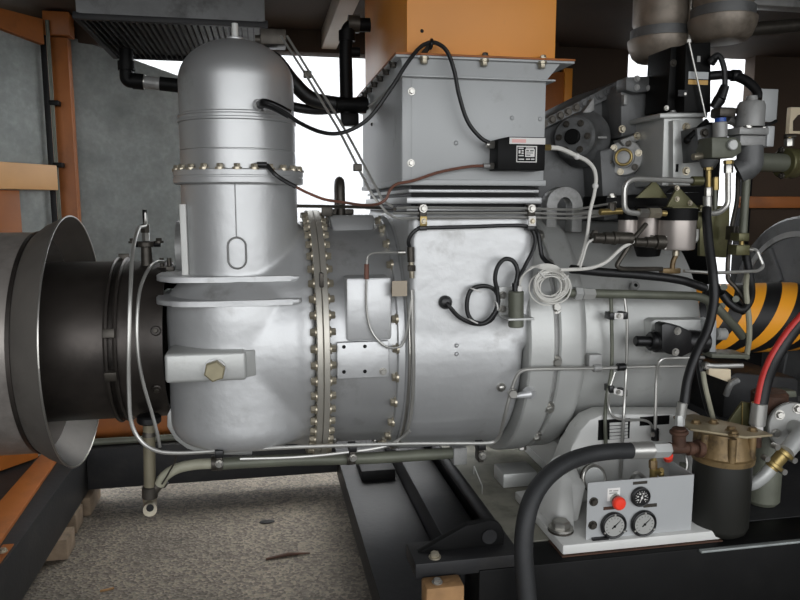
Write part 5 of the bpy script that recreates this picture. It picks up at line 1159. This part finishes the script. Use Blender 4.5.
pipe('sense_pipe', 'thin steel tube running down the left edge of the intake casing', 'tube', [(412, 290, 2.287), (413, 330, 2.285), (413.5, 370, 2.29), (412, 405, 2.32), (408, 428, 2.35), (405, 434, 2.37)], .0065, tubem, n=6)
# vertical tubes with clips on gearbox cover
pipe('vertical_tube', 'left of two thin tubes running down the gearbox cover', 'tube', [(611, 297, 2.295), (611.5, 320, 2.29), (612, 350, 2.29), (611, 375, 2.29), (607, 395, 2.285), (605, 420, 2.25), (606, 447, 2.25)], .0068, pipegreen, n=6)
pipe('vertical_tube', 'right of two thin tubes running down the gearbox cover', 'tube', [(624.5, 297, 2.295), (627, 320, 2.288), (627, 345, 2.288), (626, 375, 2.288), (624, 410, 2.25), (622, 447, 2.25), (620.5, 478, 2.25)], .0058, tubem, n=6)
pipe('curled_tube', 'thin tube curling off the vertical tubes towards the black slot', 'tube', [(615, 372, 2.285), (609, 392, 2.28), (609, 408, 2.25), (614, 417, 2.245), (628, 420, 2.245), (642, 420, 2.245), (650, 423, 2.245), (654, 431, 2.245)], .0046, tubem, n=6)
pipe('vertical_tube', 'thin tube bent down from under the cylinder actuator to a small black elbow', 'tube', [(704, 357.5, 2.24), (659, 358.5, 2.235), (656.5, 375, 2.25), (655, 434, 2.235)], .0062, tubem, bend=.04)
t = thing('elbow_fitting', 'small black elbow fitting with bright nut above the big hose', 'fitting', at(654, 440, 2.23))
MB().cyl(at(655, 440, 2.235), at(655, 429, 2.235), .014, seg=14).build('body', plastic, t); MB().hexn(at(652.5, 434, 2.225), (-.5, -1, 0), .009, .012).build('nut', steel, t)
for i, (x, y, lab) in enumerate(((618.5, 316, 'white tube clip high on the two vertical tubes'), (618, 392, 'white slanting tube clip near the foot of the two vertical tubes'))):
    t = thing('tube_clip', 'black ended '+lab, 'clip', at(x, y, 2.28), 'clips on the vertical tubes')
    yo = 0 if i == 0 else 3
    MB().box(*[v for v in (at(x-9, y, 2.275).x, at(x-4, y, 2.275).x, 2.27, 2.315, at(x, y-yo+3.5, 2.275).z, at(x, y-yo-3.5, 2.275).z)], .003).build('rubber_loop', plastic, t)
    MB().box(at(x+4, y, 2.275).x, at(x+9, y, 2.275).x, 2.27, 2.315, at(x, y+yo*.5+3.5, 2.275).z, at(x, y+yo*.5-3.5, 2.275).z, .003).build('rubber_loop', plastic, t)
    a, b = at(x-4.5, y-yo*.4, 2.272), at(x+4.5, y+yo*.4, 2.272); m = MB(); m.hexa([(a.x, 2.268, a.z-.011), (b.x, 2.268, b.z-.011), (b.x, 2.276, b.z-.011), (a.x, 2.276, a.z-.011), (a.x, 2.268, a.z+.011), (b.x, 2.268, b.z+.011), (b.x, 2.276, b.z+.011), (a.x, 2.276, a.z+.011)], .002); m.build('strap', labelw, t)
    bolt(t, at(x, y, 2.268), (0, -1, 0), .007, .006, steel)
for i, (x, y, lab) in enumerate(((621, 367, 'small black clip where the horizontal tube crosses the vertical tubes'), (597, 368, 'small black connector on the horizontal tube left of the vertical tubes'))):
    c = at(x, y, 2.25); m = MB(); m.cyl(c+V((-.016, 0, 0)), c+V((.016, 0, 0)), .014, seg=14, bev=.003)
    if i == 1: c2 = at(593, 361, 2.262); m.box(c2.x-.02, c2.x+.03, 2.25, 2.28, c2.z-.025, c2.z+.025, .003)
    tag(m.build('tube_connector', plastic if i == 0 else midcast), lab, 'connector')
m = MB(); c = at(510, 394, 2.24); p = at(512, 393, 2.24); m.hexn(p, (-.1, -1, 0), .017, .02); m.torus(p, (.2, 0, 1), .013, .004); tag(m.build('pipe_nut', steel), 'bright pipe clamp nut at the lug where the tube bends up', 'nut')
# ================================================================== SENSOR, BLACK LOOP, WHITE COIL
YS2 = 2.225
t = thing('sensor_connector', 'olive cylindrical cable connector on a small bracket at the casing corner', 'connector', at(516, 326, YS2))
MB().cyl(at(516, 327, YS2), at(516, 291, YS2), .026, seg=24, bev=.003).build('body', pipegreen, t)
MB().cyl(at(519, 291, YS2), at(519.5, 286, YS2), .011, seg=12).build('wire_sleeve', labelw, t); MB().cyl(at(515, 291, YS2), at(515, 283, YS2), .010, seg=12).build('cable_sleeve', plastic, t)
m = MB(); a, b = at(499, 287, 2.285), at(511, 316, 2.285); m.box(a.x, b.x+.02, 2.281, 2.290, b.z, a.z, .001); z = at(516, 318, YS2).z; m.box(at(505, 318, YS2).x, at(531, 318, YS2).x, YS2-.032, 2.285, z-.004, z+.003, .001); m.build('bracket', castpale, t)
for (x, y) in ((502.5, 295), (502.5, 309)): bolt(t, at(x, y, 2.281), (0, -1, 0), .010, .010, steel)
t = thing('cable_grommet', 'round black grommet on the casing where the looped cable enters', 'grommet', at(445, 302, 2.285))
c = at(445, 302, 2.29); MB().lathe([(0, .023), (.012, .023), (.024, .017), (.028, .008)], o=V((c.x, 2.292, c.z)), ax=(0, -1, 0), seg=24).build('cap', plastic, t)
Lc = [V((c.x, 2.268, c.z)), at(449, 306, 2.262), at(458, 316, 2.262), at(470, 322.5, 2.262), at(482, 324, 2.262), at(492, 319, 2.26), at(497, 308, 2.258), at(498, 296, 2.258), at(492, 288, 2.26), at(482, 286, 2.262), at(471, 290, 2.264), at(467, 302, 2.264), at(468, 314, 2.264), at(474, 322, 2.258), at(484, 323, 2.252), at(493, 315, 2.25), at(498, 303, 2.25), at(497, 290, 2.248), at(495, 278, 2.245), at(498, 266, 2.243), at(505, 259, 2.24), at(513, 261, 2.236), at(517.5, 270, 2.232), at(516.5, 280, YS2), at(515, 285, YS2)]
m = MB(); m.tube(spline(Lc, 7), .0074, 10); m.build('looped_cable', rubber, t)
for (x, y, dx) in ((475.5, 290, .4), (473, 321, .5), (496, 306, 1)):
    q = at(x, y, 2.258); MB().torus(q, (dx, 0, 1 if dx < 1 else .15), .017, .0028, 18, 6).build('cable_tie', labelw, t)
t = thing('wire_coil', 'coiled bundle of white wire tied up beside the sensor connector', 'wire', at(551, 304, 2.19))
cc = at(551, 286, 2.19)
for k in range(11):
    P = []; R0 = .046+.0065*(k % 4)+random.uniform(-.003, .004); ox, oz = random.uniform(-.010, .010), random.uniform(-.010, .010)
    for i in range(41):
        a = 2*PI*i/40; P.append(cc+V((ox+R0*1.0*math.cos(a), -.0025*k+.006*math.sin(2*a+k)+.012, oz+R0*.86*math.sin(a))))
    MB().tube(P, .0026, 6).build('wire_turn', whitewire, t)
for k in range(5):
    q = [at(519.5, 287, YS2), at(521+k*.6, 278-k*.6, 2.215), at(529+k, 268-k*.9+2, 2.205), at(542, 264.5+k*1.1, 2.195-.004*k), at(556+k, 266+k*1.4, 2.185), at(563, 272+k*2, 2.183)]
    MB().tube(spline(q, 6), .0027, 6).build('wire_strand', whitewire, t)
for a in (.6, 2.3): MB().torus(cc+V((.055*math.cos(a), -.004, .05*math.sin(a))), (-math.sin(a), 0, math.cos(a)), .013, .003, 16, 6).build('cable_tie', labelw, t)
t = thing('white_cable', 'white jacketed cable from the ignition box curving down to the wire coil', 'cable', at(590, 250, 2.25))
Lc = [g3+V((.034, 0, 0)), at(560, 148.5, 2.245), at(575, 155, 2.24), at(587, 161, 2.24), at(594, 169, 2.24), at(596, 180, 2.24), at(594, 195, 2.235), at(590, 212, 2.23), at(587, 235, 2.22), at(582, 255, 2.205), at(577, 268, 2.19)]
m = MB(); m.tube(spline(Lc, 7), lambda q: .008-.003*q, 8); m.build('jacket', whitewire, t)
for (x, y) in ((577, 156.5), (595.3, 186)): q = at(x, y, 2.24); MB().sphere(q, .011, 10).build('tie', labelw, t)
m = MB(); c = at(582, 160, 2.3)
m = MB(); m.cyl(at(590, 236, 2.30), at(600, 238, 2.28), .012); m.hexn(at(594, 233, 2.27), (0, -1, 0), .012, .012); tag(m.build('tube_end', boltdark), 'small dark tube end left of the plug connectors', 'fitting')
t = thing('brass_fitting', 'small brass fitting with pale cap left of the U shaped tube', 'fitting', at(612, 213, 2.3))
MB().cyl(at(600, 212, 2.3), at(622, 211, 2.3), .011).build('body', brass, t); MB().hexn(at(612, 211, 2.3), (0, 0, 1), .014, .03).build('nut', boltdark, t); bolt(t, at(612, 196.5, 2.44), (0, 0, 1), .012, .012, steel)
pipe('feed_tube', 'grey tube passing horizontally behind the brass fitting', 'tube', [(574, 213, 2.38), (602, 212, 2.32), (612, 211.5, 2.31)], .009, tubem)
# ================================================================== LIGHT
wd = bpy.data.worlds.new('world'); SC.world = wd; wd.use_nodes = True
nt = wd.node_tree; bg = nt.nodes['Background']
sky = nt.nodes.new('ShaderNodeTexSky'); sky.sky_type = 'HOSEK_WILKIE'; sky.turbidity = 8; sky.ground_albedo = .4; sky.sun_direction = (.2, .5, .85)
hs = nt.nodes.new('ShaderNodeHueSaturation'); hs.inputs['Saturation'].default_value = .12
nt.links.new(sky.outputs['Color'], hs.inputs['Color']); nt.links.new(hs.outputs['Color'], bg.inputs['Color'])
bg.inputs['Strength'].default_value = 1.0
pl = bpy.data.lights.new('sky_portal', 'AREA'); pl.shape = 'RECTANGLE'; pl.size = 8.2; pl.size_y = 3.15; pl.cycles.is_portal = True  # sky sampling guide at the added shed's open end, emits nothing
po = bpy.data.objects.new('sky_portal', pl); COL.objects.link(po); po.location = (.7, -1.9, 1.575); po.rotation_euler = (PI/2, 0, 0)
vs = SC.view_settings
vs.view_transform = 'Standard'; vs.look = 'None'; vs.gamma = 1; vs.use_curve_mapping = False
vs.exposure = 4.42
SC.cycles.use_denoising = True
